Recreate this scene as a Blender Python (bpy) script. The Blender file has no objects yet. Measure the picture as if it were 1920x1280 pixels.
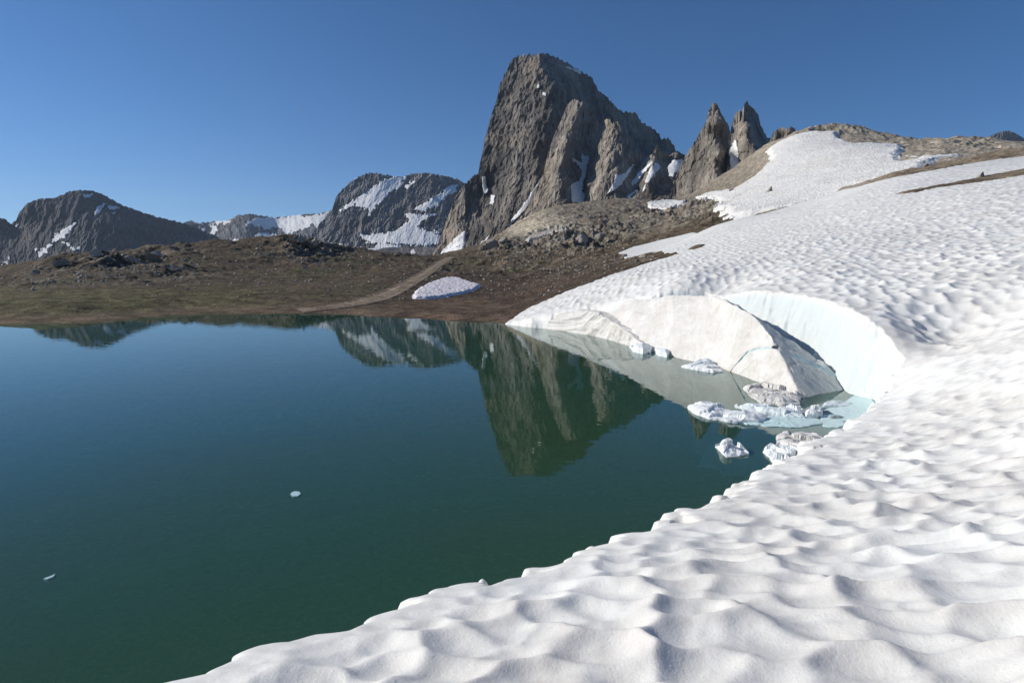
import bpy, math, mathutils
import numpy as np
from math import radians as R_
C = bpy.context.scene
# ---------------------------------------------------------------- camera, sky, sun, exposure
F, CX, CY, PITCH, CAMZ, ROLL = 1100.0, 960.0, 640.0, 6.74, 3.0, 0.45
cd = bpy.data.cameras.new('camera'); cam = bpy.data.objects.new('camera', cd); C.collection.objects.link(cam)
cam.location = (0, 0, CAMZ); cam.rotation_euler = (mathutils.Matrix.Rotation(R_(90 - PITCH), 3, 'X') @ mathutils.Matrix.Rotation(R_(ROLL), 3, 'Z')).to_euler()
cd.sensor_width = 36; cd.lens = F / 1920 * 36; cd.clip_start = 0.1; cd.clip_end = 60000
C.camera = cam
SUN_AZ, SUN_EL = -79.0, 28.0      # degrees from +Y towards +X, above the horizon
w = bpy.data.worlds.new('World'); C.world = w; w.use_nodes = True
nt = w.node_tree; bg = nt.nodes['Background']; sky = nt.nodes.new('ShaderNodeTexSky')
sky.sky_type = 'NISHITA'; sky.sun_disc = False; sky.sun_elevation = R_(SUN_EL); sky.sun_rotation = R_(SUN_AZ)
sky.altitude = 3200; sky.air_density = 1.0; sky.dust_density = 0.15; sky.ozone_density = 5.0
hsv = nt.nodes.new('ShaderNodeHueSaturation'); hsv.inputs['Saturation'].default_value = 1.18; hsv.inputs['Value'].default_value = 1.0
nt.links.new(sky.outputs[0], hsv.inputs['Color']); nt.links.new(hsv.outputs[0], bg.inputs[0]); bg.inputs[1].default_value = 0.098
sl = bpy.data.lights.new('sun', 'SUN'); so = bpy.data.objects.new('sun', sl); C.collection.objects.link(so)
sl.energy = 4.9; sl.angle = R_(0.5); sl.color = (1.0, 0.94, 0.85)
a, e = R_(SUN_AZ), R_(SUN_EL)
so.rotation_euler = mathutils.Vector((math.sin(a) * math.cos(e), math.cos(a) * math.cos(e), math.sin(e))).to_track_quat('Z', 'Y').to_euler()
C.view_settings.view_transform = 'Standard'; C.view_settings.look = 'None'
C.view_settings.exposure = 0.0; C.view_settings.gamma = 1.0
C.cycles.max_bounces = 6; C.cycles.diffuse_bounces = 3; C.cycles.transparent_max_bounces = 8

# ---------------------------------------------------------------- maths
cp, sp = math.cos(R_(PITCH)), math.sin(R_(PITCH)); cr0, sr0 = math.cos(R_(ROLL)), math.sin(R_(ROLL))
def ray(x, y):
    """pixel of the 1920 x 1280 photograph -> (azimuth, tan elevation)"""
    x = np.asarray(x, float); y = np.asarray(y, float)
    u = (x - CX) / F; v = (CY - y) / F; u, v = u * cr0 - v * sr0, v * cr0 + u * sr0
    dx, dy, dz = u, cp + v * sp, v * cp - sp
    h = np.hypot(dx, dy)
    return np.arctan2(dx, dy), dz / h
def at(x, y, d):
    az, t = ray(x, y); return np.stack([d * np.sin(az), d * np.cos(az), CAMZ + d * t], -1)
def atz(x, y, z):
    az, t = ray(x, y); return at(x, y, (z - CAMZ) / t)
def proj(P):
    P = np.asarray(P, float); X, Y, Z = P[..., 0], P[..., 1], P[..., 2] - CAMZ
    dep = Y * cp - Z * sp; up = Y * sp + Z * cp
    u, v = X / dep, up / dep; return CX + F * (u * cr0 + v * sr0), CY - F * (v * cr0 - u * sr0)
def h2(ix, iy, s):
    n = (ix.astype(np.int64) * 374761393 + iy.astype(np.int64) * 668265263 + s * 1442695041) & 0xffffffff
    n = ((n ^ (n >> 13)) * 1274126177) & 0xffffffff
    n = ((n ^ (n >> 16)) * 2246822519) & 0xffffffff
    return (n ^ (n >> 15)) & 0xffffffff
def perlin(x, y, s=0):
    x0 = np.floor(x); y0 = np.floor(y); fx = x - x0; fy = y - y0
    ix = x0.astype(np.int64); iy = y0.astype(np.int64)
    def g(i, j):
        a = h2(ix + i, iy + j, s) * (2 * math.pi / 4294967296.0)
        return np.cos(a) * (fx - i) + np.sin(a) * (fy - j)
    u = fx * fx * fx * (fx * (fx * 6 - 15) + 10); v = fy * fy * fy * (fy * (fy * 6 - 15) + 10)
    a = g(0, 0); b = g(1, 0); c = g(0, 1); d = g(1, 1)
    return ((a + (b - a) * u) * (1 - v) + (c + (d - c) * u) * v) * 1.5
def fbm(x, y, o=5, s=0, gain=.5, lac=2.03):
    r = 0; am = 1.; n = 0
    for k in range(o):
        r = r + am * perlin(x, y, s + k); n += am; am *= gain; x = x * lac + 17.3; y = y * lac + 5.7
    return r / n
def ridged(x, y, o=5, s=0, gain=.5, lac=2.1):
    r = 0; am = 1.; n = 0; wt = 1.
    for k in range(o):
        v = 1 - np.abs(perlin(x, y, s + k)) * 1.6; v = np.clip(v, 0, 1) ** 2
        r = r + am * v * wt; wt = np.clip(v * 1.6, 0, 1); n += am; am *= gain; x = x * lac + 7.3; y = y * lac + 15.7
    return r / n
def worley(x, y, s=0, jit=.9):
    """F1, F2, id of nearest cell"""
    ix = np.floor(x).astype(np.int64); iy = np.floor(y).astype(np.int64)
    f1 = np.full(x.shape, 9.); f2 = np.full(x.shape, 9.); cid = np.zeros(x.shape)
    for i in (-1, 0, 1):
        for j in (-1, 0, 1):
            ha = h2(ix + i, iy + j, s) / 4294967296.0; hb = h2(ix + i, iy + j, s + 77) / 4294967296.0
            d = np.hypot(ix + i + .5 + (ha - .5) * jit - x, iy + j + .5 + (hb - .5) * jit - y)
            m = d < f1
            f2 = np.where(m, f1, np.minimum(f2, d)); cid = np.where(m, hb, cid); f1 = np.where(m, d, f1)
    return f1, f2, cid
def bowls(x, y, s=0, k=9.0):
    """smooth union of bowls: sun cups with soft crests; 0 in the hollow, about 1 at the crest"""
    ix = np.floor(x).astype(np.int64); iy = np.floor(y).astype(np.int64); acc = 0
    for i in (-1, 0, 1):
        for j in (-1, 0, 1):
            ha = h2(ix + i, iy + j, s) / 4294967296.0; hb = h2(ix + i, iy + j, s + 77) / 4294967296.0
            dx = ix + i + .5 + (ha - .5) * .7 - x; dy = iy + j + .5 + (hb - .5) * .7 - y
            acc = acc + np.exp(-k * (dx * dx + dy * dy))
    return -np.log(acc + 1e-9) / k * 2.2
def sstep(a, b, x):
    t = np.clip((x - a) / (b - a), 0, 1); return t * t * (3 - 2 * t)
class RBF:
    def __init__(s, P, v, c=.04, deg=1):
        s.P = np.asarray(P, float); v = np.asarray(v, float); s.c = c; n = len(v)
        K = np.sqrt(((s.P[:, None] - s.P[None]) ** 2).sum(-1) + c * c)
        A = np.zeros((n + 3, n + 3)); A[:n, :n] = K + np.eye(n) * 1e-9; A[:n, n] = 1; A[:n, n + 1:] = s.P
        A[n:, :n] = A[:n, n:].T; s.w = np.linalg.lstsq(A, np.r_[v, 0, 0, 0], rcond=None)[0]
    def __call__(s, a, b):
        a = np.asarray(a, float); b = np.asarray(b, float); r = s.w[-3] + s.w[-2] * a + s.w[-1] * b
        for (p, q), wt in zip(s.P, s.w[:-3]): r = r + wt * np.sqrt((a - p) ** 2 + (b - q) ** 2 + s.c ** 2)
        return r
def sdist(px, py, poly, closed=True):
    """signed distance to polygon, positive inside"""
    poly = np.asarray(poly, float); n = len(poly); best = np.full(px.shape, 1e18); ins = np.zeros(px.shape, bool)
    for i in range(n if closed else n - 1):
        ax, ay = poly[i]; bx, by = poly[(i + 1) % n]; ex, ey = bx - ax, by - ay
        t = np.clip(((px - ax) * ex + (py - ay) * ey) / (ex * ex + ey * ey + 1e-12), 0, 1)
        best = np.minimum(best, (px - ax - t * ex) ** 2 + (py - ay - t * ey) ** 2)
        if ay != by:
            c = ((ay > py) != (by > py)) & (px < (bx - ax) * (py - ay) / (by - ay) + ax); ins ^= c
    d = np.sqrt(best); return np.where(ins, d, -d) if closed else d

# ---------------------------------------------------------------- objects
def tag(o, label=None, cat=None, group=None, kind=None):
    if label: o['label'] = label
    if cat: o['category'] = cat
    if group: o['group'] = group
    if kind: o['kind'] = kind
    return o
def mesh(name, V, Q, mat, attrs=None, smooth=True, parent=None):
    V = np.ascontiguousarray(V, np.float32).reshape(-1, 3); Q = np.ascontiguousarray(Q, np.int32); k = Q.shape[1]
    me = bpy.data.meshes.new(name); me.vertices.add(len(V)); me.vertices.foreach_set('co', V.ravel())
    me.loops.add(Q.size); me.loops.foreach_set('vertex_index', Q.ravel())
    me.polygons.add(len(Q)); me.polygons.foreach_set('loop_start', np.arange(0, Q.size, k, dtype=np.int32))
    me.polygons.foreach_set('loop_total', np.full(len(Q), k, np.int32))
    me.polygons.foreach_set('use_smooth', np.full(len(Q), smooth, bool))
    me.update(calc_edges=True)
    for nm, arr in (attrs or {}).items():
        arr = np.asarray(arr, np.float32)
        if arr.ndim > 1 and arr.shape[-1] == 3:
            at_ = me.attributes.new(nm, 'FLOAT_COLOR', 'POINT'); b = np.ones((len(V), 4), np.float32); b[:, :3] = arr.reshape(-1, 3); at_.data.foreach_set('color', b.ravel())
        else:
            at_ = me.attributes.new(nm, 'FLOAT', 'POINT'); at_.data.foreach_set('value', arr.ravel())
    me.materials.append(mat)
    o = bpy.data.objects.new(name, me); C.collection.objects.link(o)
    if parent: o.parent = parent
    return o
def grid_faces(nr, nc, keep=None, flip=False):
    i = np.arange(nr * nc).reshape(nr, nc)
    q = np.stack([i[:-1, :-1], i[:-1, 1:], i[1:, 1:], i[1:, :-1]], -1)
    if flip: q = q[..., ::-1]
    if keep is not None: q = q[keep]
    return q.reshape(-1, 4)
def compact(V, Q, attrs):
    used = np.zeros(len(V), bool); used[Q.ravel()] = True; idx = np.cumsum(used) - 1
    return V[used], idx[Q], {k: v[used] for k, v in attrs.items()}

# ---------------------------------------------------------------- materials
class M:
    def __init__(s, name, rough=.8, spec=.2):
        s.m = bpy.data.materials.new(name); s.m.use_nodes = True; s.t = s.m.node_tree; s.N = s.t.nodes
        s.b = s.N['Principled BSDF']; s.b.inputs['Roughness'].default_value = rough
        s.b.inputs['Specular IOR Level'].default_value = spec
        s.geo = s.N.new('ShaderNodeNewGeometry')
    def n(s, typ, **kw):
        o = s.N.new(typ)
        for k, v in kw.items():
            if hasattr(o, k): setattr(o, k, v)
            else: s.set(o.inputs[k], v)
        return o
    def set(s, i, v):
        if isinstance(v, bpy.types.NodeSocket): s.t.links.new(v, i)
        else:
            if isinstance(v, tuple) and len(v) == 3 and i.type == 'RGBA': v = v + (1,)
            i.default_value = v
    def noise(s, scale, detail=4, rough=.55, stretch=None, dist=0, coord=None):
        v = coord or s.geo.outputs['Position']
        if stretch:
            mp = s.n('ShaderNodeMapping'); s.set(mp.inputs['Vector'], v); mp.inputs['Scale'].default_value = stretch[:3]
            if len(stretch) > 3: mp.inputs['Rotation'].default_value = stretch[3:]
            v = mp.outputs[0]
        o = s.N.new('ShaderNodeTexNoise'); s.set(o.inputs['Vector'], v); o.inputs['Scale'].default_value = scale
        o.inputs['Detail'].default_value = detail; o.inputs['Roughness'].default_value = rough; o.inputs['Distortion'].default_value = dist
        return o.outputs[0]
    def ramp(s, v, *stops):
        o = s.N.new('ShaderNodeValToRGB'); s.set(o.inputs[0], v); el = o.color_ramp.elements
        while len(el) < len(stops): el.new(.5)
        for q, (p, c) in zip(el, stops):
            q.position = p; q.color = (c, c, c, 1) if not isinstance(c, tuple) else c + (1,)
        return o.outputs[0]
    def mix(s, f, a, b, mode='MIX'):
        o = s.N.new('ShaderNodeMix'); o.data_type = 'RGBA'; o.blend_type = mode
        s.set(o.inputs[0], f); s.set(o.inputs[6], a); s.set(o.inputs[7], b); return o.outputs[2]
    def math(s, op, a, b=0.):
        o = s.N.new('ShaderNodeMath'); o.operation = op; s.set(o.inputs[0], a); s.set(o.inputs[1], b); return o.outputs[0]
    def attr(s, nm, out='Fac'):
        o = s.N.new('ShaderNodeAttribute'); o.attribute_name = nm; return o.outputs[out]
    def bump(s, h, dist, strength=1., prev=None):
        o = s.N.new('ShaderNodeBump'); s.set(o.inputs['Height'], h); o.inputs['Distance'].default_value = dist; o.inputs['Strength'].default_value = strength
        if prev: s.set(o.inputs['Normal'], prev)
        return o.outputs[0]
    def done(s, col=None, nrm=None):
        if col is not None: s.set(s.b.inputs['Base Color'], col)
        if nrm is not None: s.set(s.b.inputs['Normal'], nrm)
        return s.m

def snow_mat(name, base, dirt, amt, sc=1.0, bump=.012, clean=False):
    m = M(name, .55, .25)
    n1 = m.noise(.55 * sc, 5, .6); n2 = m.noise(9 * sc, 6, .65); n3 = m.noise(60 * sc, 3, .6)
    f = m.math('MULTIPLY', m.ramp(n1, (.35, 0.), (.7, 1.)), m.ramp(n2, (.3, .35), (.7, 1.)))
    f = m.math('MULTIPLY', f, amt)
    c = m.mix(f, base, dirt)
    c = m.mix(m.math('MULTIPLY', m.ramp(n3, (.60, 0.), (.74, 1.)), amt * .55), c, (.45, .42, .38))
    return m, c, m.bump(n2, bump, .6, m.bump(n3, bump * .35, .5))

def mat_snow():
    m, c, nb = snow_mat('snow', (.82, .825, .79), (.60, .56, .51), .8)
    c = m.mix(m.math('MULTIPLY', m.attr('crest'), .5), c, (.62, .585, .55))
    # the cut wall of the bay: clean, faintly green-blue towards the water
    zz = m.n('ShaderNodeSeparateXYZ'); m.set(zz.inputs[0], m.geo.outputs['Position'])
    wall = m.mix(m.ramp(m.math('ADD', zz.outputs[2], m.math('MULTIPLY', m.noise(1.2, 3, .5), .5)), (.15, (.50, .72, .70)), (.8, (.64, .71, .70)), (1., (.64, .68, .67))), (.64, .69, .69), (1, 1, 1), 'MULTIPLY')
    lay = m.noise(1.0, 3, .6, (.35, .35, 7))
    wall = m.mix(m.ramp(lay, (.56, 0.), (.66, .7)), wall, (.62, .71, .73))
    c = m.mix(m.attr('wall'), c, wall)
    return m.done(c, nb)
def mat_far_snow():
    m, c, nb = snow_mat('far_snow', (.80, .79, .75), (.60, .56, .50), .55, .12, .05)
    n = m.noise(1.3, 4, .65); return m.done(c, m.bump(n, .35, .6, nb))
def mat_patch():
    m, c, nb = snow_mat('patch_snow', (.86, .83, .84), (.62, .54, .55), .6, 1.0)
    c = m.mix(m.math('MULTIPLY', m.attr('crest'), .7), c, (.50, .42, .43)); return m.done(c, nb)
def mat_ice(name, base, dirt, amt):
    m, c, nb = snow_mat(name, base, dirt, amt, 1.6, .01)
    st = m.noise(4.0, 5, .62, (1.6, 1.0, .5, .3, .5, .4))
    c = m.mix(m.math('MULTIPLY', m.ramp(st, (.48, 0.), (.70, 1.)), amt * .6), c, dirt)
    c = m.mix(m.attr('blue'), c, (.40, .62, .66))
    return m.done(c, m.bump(st, .05, .6, nb))
def mat_ground():
    m = M('ground', .95, .1)
    base = m.attr('tint', 'Color')
    n1 = m.noise(.9, 6, .7); n2 = m.noise(5.5, 5, .7); n3 = m.noise(.12, 4, .6)
    c = m.mix(1., base, m.ramp(n1, (.3, .45), (.5, .95), (.72, 1.75)), 'MULTIPLY')
    c = m.mix(1., c, m.ramp(n2, (.3, .6), (.55, 1.), (.75, 1.7)), 'MULTIPLY')
    n5 = m.noise(.33, 5, .75)
    c = m.mix(1., c, m.ramp(n5, (.34, .62), (.5, 1.), (.68, 1.4)), 'MULTIPLY')
    c = m.mix(m.ramp(n3, (.45, 0.), (.6, .12)), c, m.mix(1., c, (.85, 1.0, .65), 'MULTIPLY'))
    v = m.n('ShaderNodeTexVoronoi'); m.set(v.inputs['Vector'], m.geo.outputs['Position']); v.inputs['Scale'].default_value = 1.6
    st = m.math('MULTIPLY', m.ramp(v.outputs['Distance'], (.12, 1.), (.22, 0.)), m.ramp(n3, (.5, 0.), (.62, 1.)))
    c = m.mix(m.math('MULTIPLY', st, .6), c, (.20, .17, .14))
    return m.done(c, m.bump(n2, .12, .8, m.bump(n1, .35, .7)))
def mat_rock(name, dark, mid, light, sc=1.0, warm=(.30, .23, .17), bmp=1.0, streak=(1, 1, .3)):
    m = M(name, .9, .15)
    n1 = m.noise(.035 * sc, 6, .65, streak + (.0, .35, 0)); n2 = m.noise(.22 * sc, 6, .7, streak + (0, .35, 0)); n3 = m.noise(.011 * sc, 4, .6)
    c = m.ramp(n1, (.32, dark), (.5, mid), (.7, light))
    c = m.mix(m.ramp(n3, (.5, 0.), (.66, .8)), c, warm)
    c = m.mix(1., c, m.ramp(n2, (.3, .55), (.5, 1.), (.72, 1.45)), 'MULTIPLY')
    sn = m.attr('snow')
    s2 = m.ramp(m.math('ADD', sn, m.math('MULTIPLY', m.math('SUBTRACT', n2, .5), .5)), (.47, 0.), (.53, 1.))
    c = m.mix(s2, c, (.78, .78, .77))
    n4 = m.noise(.9 * sc, 4, .7, streak + (0, .35, 0))
    c = m.mix(1., c, m.ramp(n4, (.35, .75), (.5, 1.), (.7, 1.25)), 'MULTIPLY')
    nb = m.bump(n4, .7 * bmp / sc, .8, m.bump(n2, 2.6 * bmp / sc, .9, m.bump(n1, 5.0 * bmp / sc, .5)))
    nm = m.n('ShaderNodeMix', data_type='VECTOR'); m.set(nm.inputs[0], s2); m.set(nm.inputs[4], nb); m.set(nm.inputs[5], m.geo.outputs['Normal'])
    return m.done(c, nm.outputs[1])
def mat_boulder(name, c1, c2):
    m = M(name, .9, .15); n = m.noise(3.5, 6, .65)
    return m.done(m.ramp(n, (.3, c1), (.7, c2)), m.bump(n, .08, .8))
def mat_water():
    m = bpy.data.materials.new('water'); m.use_nodes = True; t = m.node_tree; N = t.nodes
    for x in list(N): N.remove(x)
    out = N.new('ShaderNodeOutputMaterial'); gl = N.new('ShaderNodeBsdfGlossy'); gl.inputs['Roughness'].default_value = .0
    gl.inputs['Color'].default_value = (.92, .97, .98, 1)
    tr = N.new('ShaderNodeBsdfTransparent'); tr.inputs[0].default_value = (.78, .96, .93, 1)
    df = N.new('ShaderNodeBsdfDiffuse'); df.inputs[0].default_value = (.055, .155, .078, 1)
    mx = N.new('ShaderNodeMixShader'); mx.inputs[0].default_value = .34; t.links.new(tr.outputs[0], mx.inputs[1]); t.links.new(df.outputs[0], mx.inputs[2])
    dn = N.new('ShaderNodeTexNoise'); dn.inputs['Scale'].default_value = .14; dn.inputs['Detail'].default_value = 3; gg = N.new('ShaderNodeNewGeometry'); t.links.new(gg.outputs['Position'], dn.inputs['Vector'])
    dr = N.new('ShaderNodeValToRGB'); t.links.new(dn.outputs[0], dr.inputs[0]); dr.color_ramp.elements[0].position = .35; dr.color_ramp.elements[1].position = .68
    dr.color_ramp.elements[0].color = (.066, .20, .112, 1); dr.color_ramp.elements[1].color = (.088, .19, .072, 1); t.links.new(dr.outputs[0], df.inputs[0])
    fr = N.new('ShaderNodeFresnel'); fr.inputs[0].default_value = 1.333
    m2 = N.new('ShaderNodeMixShader'); t.links.new(fr.outputs[0], m2.inputs[0]); t.links.new(mx.outputs[0], m2.inputs[1]); t.links.new(gl.outputs[0], m2.inputs[2])
    g = N.new('ShaderNodeNewGeometry'); mp = N.new('ShaderNodeMapping'); mp.inputs['Scale'].default_value = (1.0, 1.6, 1)
    t.links.new(g.outputs['Position'], mp.inputs[0]); ns = N.new('ShaderNodeTexNoise'); ns.inputs['Scale'].default_value = 1.6; ns.inputs['Detail'].default_value = 2
    t.links.new(mp.outputs[0], ns.inputs['Vector']); n0 = N.new('ShaderNodeTexNoise'); n0.inputs['Scale'].default_value = .12
    t.links.new(g.outputs['Position'], n0.inputs['Vector'])
    mu = N.new('ShaderNodeMath'); mu.operation = 'MULTIPLY'; t.links.new(ns.outputs[0], mu.inputs[0]); t.links.new(n0.outputs[0], mu.inputs[1])
    bp = N.new('ShaderNodeBump'); bp.inputs['Distance'].default_value = .006; bp.inputs['Strength'].default_value = .5
    t.links.new(mu.outputs[0], bp.inputs['Height'])
    t.links.new(bp.outputs[0], gl.inputs['Normal']); t.links.new(bp.outputs[0], fr.inputs['Normal'])
    t.links.new(m2.outputs[0], out.inputs['Surface'])
    return m

# ---------------------------------------------------------------- terrain control points: pixel column -> (y, distance)
LS = .7
def key(az, d): return np.asarray(az), LS * np.log(np.asarray(d))
shore = [(-400, 616), (-200, 612), (0, 608), (100, 606), (200, 604), (260, 598), (350, 590), (470, 588), (600, 588), (700, 593), (830, 600), (900, 604), (945, 606)]
cols = {  # common to ground and snow
 -700: [(585, 60), (560, 100), (540, 160), (560, 300)],
 -300: [(580, 45), (555, 70), (535, 100), (545, 170), (560, 300)],
 0: [(578, 45), (556, 62), (542, 80), (531, 100), (548, 170), (560, 300)],
 60: [(574, 46), (550, 64), (530, 85), (517, 105), (540, 170)],
 100: [(570, 47), (548, 65), (522, 85), (497, 110), (522, 170), (550, 300)],
 150: [(568, 48), (545, 66), (515, 88), (500, 100), (476, 122), (510, 180)],
 235: [(562, 52), (545, 65), (520, 82), (505, 95), (490, 108), (470, 135), (502, 190), (540, 300)],
 300: [(560, 52), (540, 68), (510, 92), (500, 100), (485, 115), (467, 140), (500, 200)],
 350: [(560, 54), (532, 75), (504, 97), (498, 108), (480, 122), (457, 145), (490, 200)],
 410: [(560, 54), (532, 76), (506, 100), (498, 112), (478, 128), (452, 150), (485, 210)],
 470: [(560, 54), (532, 78), (508, 103), (500, 114), (476, 132), (449, 155), (480, 220), (520, 320)],
 565: [(560, 54), (530, 80), (508, 105), (498, 118), (475, 136), (444, 158), (472, 200)],
 605: [(560, 54), (530, 80), (508, 105), (492, 125), (464, 152), (485, 220)],
 700: [(562, 54), (530, 80), (508, 108), (487, 140), (471, 165), (490, 240), (520, 330)],
 830: [(572, 50), (542, 72), (520, 95), (500, 125), (482, 168), (495, 240)],
 890: [(575, 48), (547, 70), (520, 98), (497, 135), (477, 175), (474, 210), (490, 300)],
 960: [(575, 46), (545, 70), (512, 108), (482, 150), (462, 175), (446, 192), (430, 240), (423, 262), (450, 330)],
 1010: [(549, 60), (522, 88), (492, 130), (466, 165), (441, 196), (416, 236), (396, 272), (425, 340)],
 1100: [(530, 44), (505, 66), (482, 108), (465, 150), (440, 185), (420, 215), (395, 252), (379, 288), (405, 360)],
 1200: [(500, 50), (482, 78), (465, 112), (445, 160), (420, 200), (395, 242), (374, 292), (398, 360)],
 1270: [(478, 55), (460, 92), (432, 150), (405, 200), (386, 250), (378, 300), (400, 370)],
 1320: [(460, 58), (432, 88), (410, 150), (385, 210), (365, 260), (350, 300), (380, 370)],
 1365: [(448, 58), (415, 88), (408, 130), (385, 190), (345, 260), (328, 290), (370, 370)],
 1443: [(430, 58), (400, 88), (396, 120), (364, 185), (300, 255), (268, 300), (300, 370)],
 1556: [(410, 56), (374, 85), (376, 120), (330, 190), (265, 265), (236, 300), (280, 370)],
 1620: [(395, 55), (349, 85), (345, 115), (320, 160), (280, 230), (240, 300), (280, 370)],
 1700: [(380, 54), (350, 70), (322, 90), (326, 120), (310, 170), (280, 240), (259, 290), (300, 370)],
 1800: [(370, 50), (340, 70), (303, 98), (308, 125), (295, 160), (278, 220), (258, 275), (300, 370)],
 1865: [(360, 50), (330, 70), (290, 100), (296, 130), (290, 170), (281, 220), (300, 370)],
 1920: [(355, 50), (325, 70), (292, 98), (280, 120), (292, 180), (310, 370)],
 2200: [(330, 50), (290, 70), (250, 98), (235, 120), (260, 200), (300, 370)],
 2600: [(330, 50), (290, 70), (250, 98), (235, 120), (260, 200), (300, 370)],
}
com = [(x, y, d) for x, l in cols.items() for (y, d) in l]
def shore_pts():
    r = []
    for x, y in shore:
        az, t = ray(x, y); ds = float(-CAMZ / t); r.append((float(az), ds, 0.0)); r.append((float(az), ds - 2.5, -.45)); r.append((float(az), ds + 3, .22)); r.append((float(az), 22., -4.6)); r.append((float(az), 10., -6.))
    return r
def build(extra, exz):
    P, v = [], []
    for x, y, d in com + extra:
        az, t = ray(x, y); P.append(key(az, d)); v.append(float(t))
    for az, d, z in exz:
        P.append(key(az, d)); v.append((z - CAMZ) / d)
    P, v = np.array(P), np.array(v); ok = [i for i in range(len(P)) if i + 1 >= len(P) or np.sqrt(((P[i + 1:] - P[i]) ** 2).sum(1)).min() > .03]
    return RBF(P[ok], v[ok])
gnd_near = [(float(ray(x, 700)[0]), d, z) for x, l in {1020: [(12, -7), (24, -5), (30, -.6)], 1100: [(12, -7), (22, -5), (29, .0)], 1250: [(12, -7.), (20, -6), (28, .6)], 1400: [(5, -6), (12, -7), (21, -5.), (26, 1.2)], 1600: [(5, -5), (12, -6.), (18, -5), (22, -.5), (27, 1.6)], 1750: [(5, -1), (12, -.8), (18, .8), (26, 2.)], 1920: [(5, -.3), (12, .3), (20, 1.6)], 2300: [(5, .5), (12, 1.5), (20, 3)], 2600: [(5, .5), (12, 2), (20, 4)]}.items() for d, z in l]
G_ = build([], shore_pts() + gnd_near)
# snow edge along the lake and the rim of the bay: pixel x, y and distance (from height z above the water where given)
def zd(x, y, z): az, t = ray(x, y); return float((z - CAMZ) / t)
edge = [(x, y, zd(x, y, z)) for x, y, z in [(-300, 1420, .85), (150, 1300, .85), (350, 1240, .82), (570, 1180, .8), (700, 1135, .77), (820, 1093, .75), (905, 1078, .72), (1040, 1042, .7), (1180, 992, .6), (1300, 945, .52), (1410, 898, .45), (1440, 872, .38), (1520, 828, .28), (1575, 806, .26), (1600, 788, .28), (1640, 756, .36)]]
rim = [(x, y, zd(x, y, z)) for x, y, z in [(1652, 738, .4), (1680, 700, .78), (1692, 672, 1.1)]] + [(x, y, q) for x, y, q in [(1672, 640, 16.6), (1635, 604, 17.4), (1590, 578, 18.8), (1540, 560, 20.0), (1480, 550, 21.3), (1400, 547, 22.8)]] + [(x, y, zd(x, y, z)) for x, y, z in [(1330, 549, 2.2), (1220, 555, 2.0), (1130, 570, 1.45), (1060, 582, 1.02), (1000, 594, .58), (960, 602, .22), (943, 606, .06)]]
landside = [(990, 579, 40), (1060, 548, 38), (1150, 514, 40), (1262, 479, 56)]
snow_near = [(-300, 1600, 2.4)] + [(1000, 1400, zd(1000, 1400, 1.15)), (1920, 1180, zd(1920, 1180, 1.35)), (1400, 1180, zd(1400, 1180, 1.2)), (2300, 1180, zd(2300, 1180, 1.7)),
  (1500, 1000, zd(1500, 1000, .8)), (1920, 900, zd(1920, 900, 1.0)), (1700, 900, zd(1700, 900, .65)), (1920, 760, zd(1920, 760, 1.1)), (1780, 760, zd(1780, 760, .75)), (1920, 600, 17.), (1780, 640, zd(1780, 640, 1.4)), (1750, 560, 20.), (1740, 700, zd(1740, 700, .95)), (1920, 510, 22), (1700, 510, 24), (1500, 510, 25),
  (1300, 525, 27), (1150, 550, 31), (1050, 570, 33.5), (1920, 430, 34), (1700, 440, 36), (1500, 460, 36), (1300, 495, 36), (1180, 520, 34), (2300, 600, 12), (2300, 450, 25), (2700, 600, 10), (2700, 450, 25)]
S_ = build([(x, y, d) for x, y, d in edge + rim + snow_near], [(float(ray(1400, 700)[0]), .3, 1.3), (1.4, 1.5, 1.8), (-.9, 1.5, 1.25), (.3, .8, 1.3)])
def cache(f, a0, a1, na, d0, d1, nd):
    """bilinear table of the smooth part over (azimuth, log distance)"""
    A = np.linspace(a0, a1, na); L = np.linspace(math.log(d0), math.log(d1), nd); AA, LL = np.meshgrid(A, L)
    T = f(AA, LS * LL)
    def g(az, d):
        u = np.clip((az - a0) / (a1 - a0) * (na - 1), 0, na - 1.001); v = np.clip((np.log(d) - L[0]) / (L[-1] - L[0]) * (nd - 1), 0, nd - 1.001)
        i = u.astype(int); j = v.astype(int); fu = u - i; fv = v - j
        return (T[j, i] * (1 - fu) + T[j, i + 1] * fu) * (1 - fv) + (T[j + 1, i] * (1 - fu) + T[j + 1, i + 1] * fu) * fv
    return g
Gt = cache(G_, -1.45, 1.45, 500, 4, 430, 420); St = cache(S_, -1.45, 1.45, 500, .5, 430, 480)
def pol(X, Y): return np.arctan2(X, Y), np.maximum(np.hypot(X, Y), .5)
def g_smooth(X, Y): az, d = pol(X, Y); return CAMZ + d * Gt(az, d)
def s_smooth(X, Y): az, d = pol(X, Y); return CAMZ + d * St(az, d)
def hit(x, y, dmin=30, dmax=420):
    """where the ray through a photo pixel meets the smooth terrain"""
    az, t = ray(x, y); d = np.exp(np.linspace(math.log(dmin), math.log(dmax), 900)); T = Gt(np.full(900, float(az)), d) - float(t)
    k = np.where((T[:-1] < 0) & (T[1:] >= 0))[0]
    i = k[0] if len(k) else int(np.argmin(np.abs(T)))
    if len(k): f = -T[i] / (T[i + 1] - T[i]); dd = d[i] + f * (d[i + 1] - d[i])
    else: dd = d[i]
    return float(dd * math.sin(az)), float(dd * math.cos(az)), float(dd)
def hits(l, dmin=30, dmax=420): return np.array([hit(x, y, dmin, dmax)[:2] for x, y in l])
def pxy(l): return np.array([at(x, y, d)[:2] for x, y, d in l])
track_px = [(560, 583), (620, 579), (660, 573), (705, 560), (745, 543), (780, 524), (805, 508), (828, 492), (838, 486)]
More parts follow.
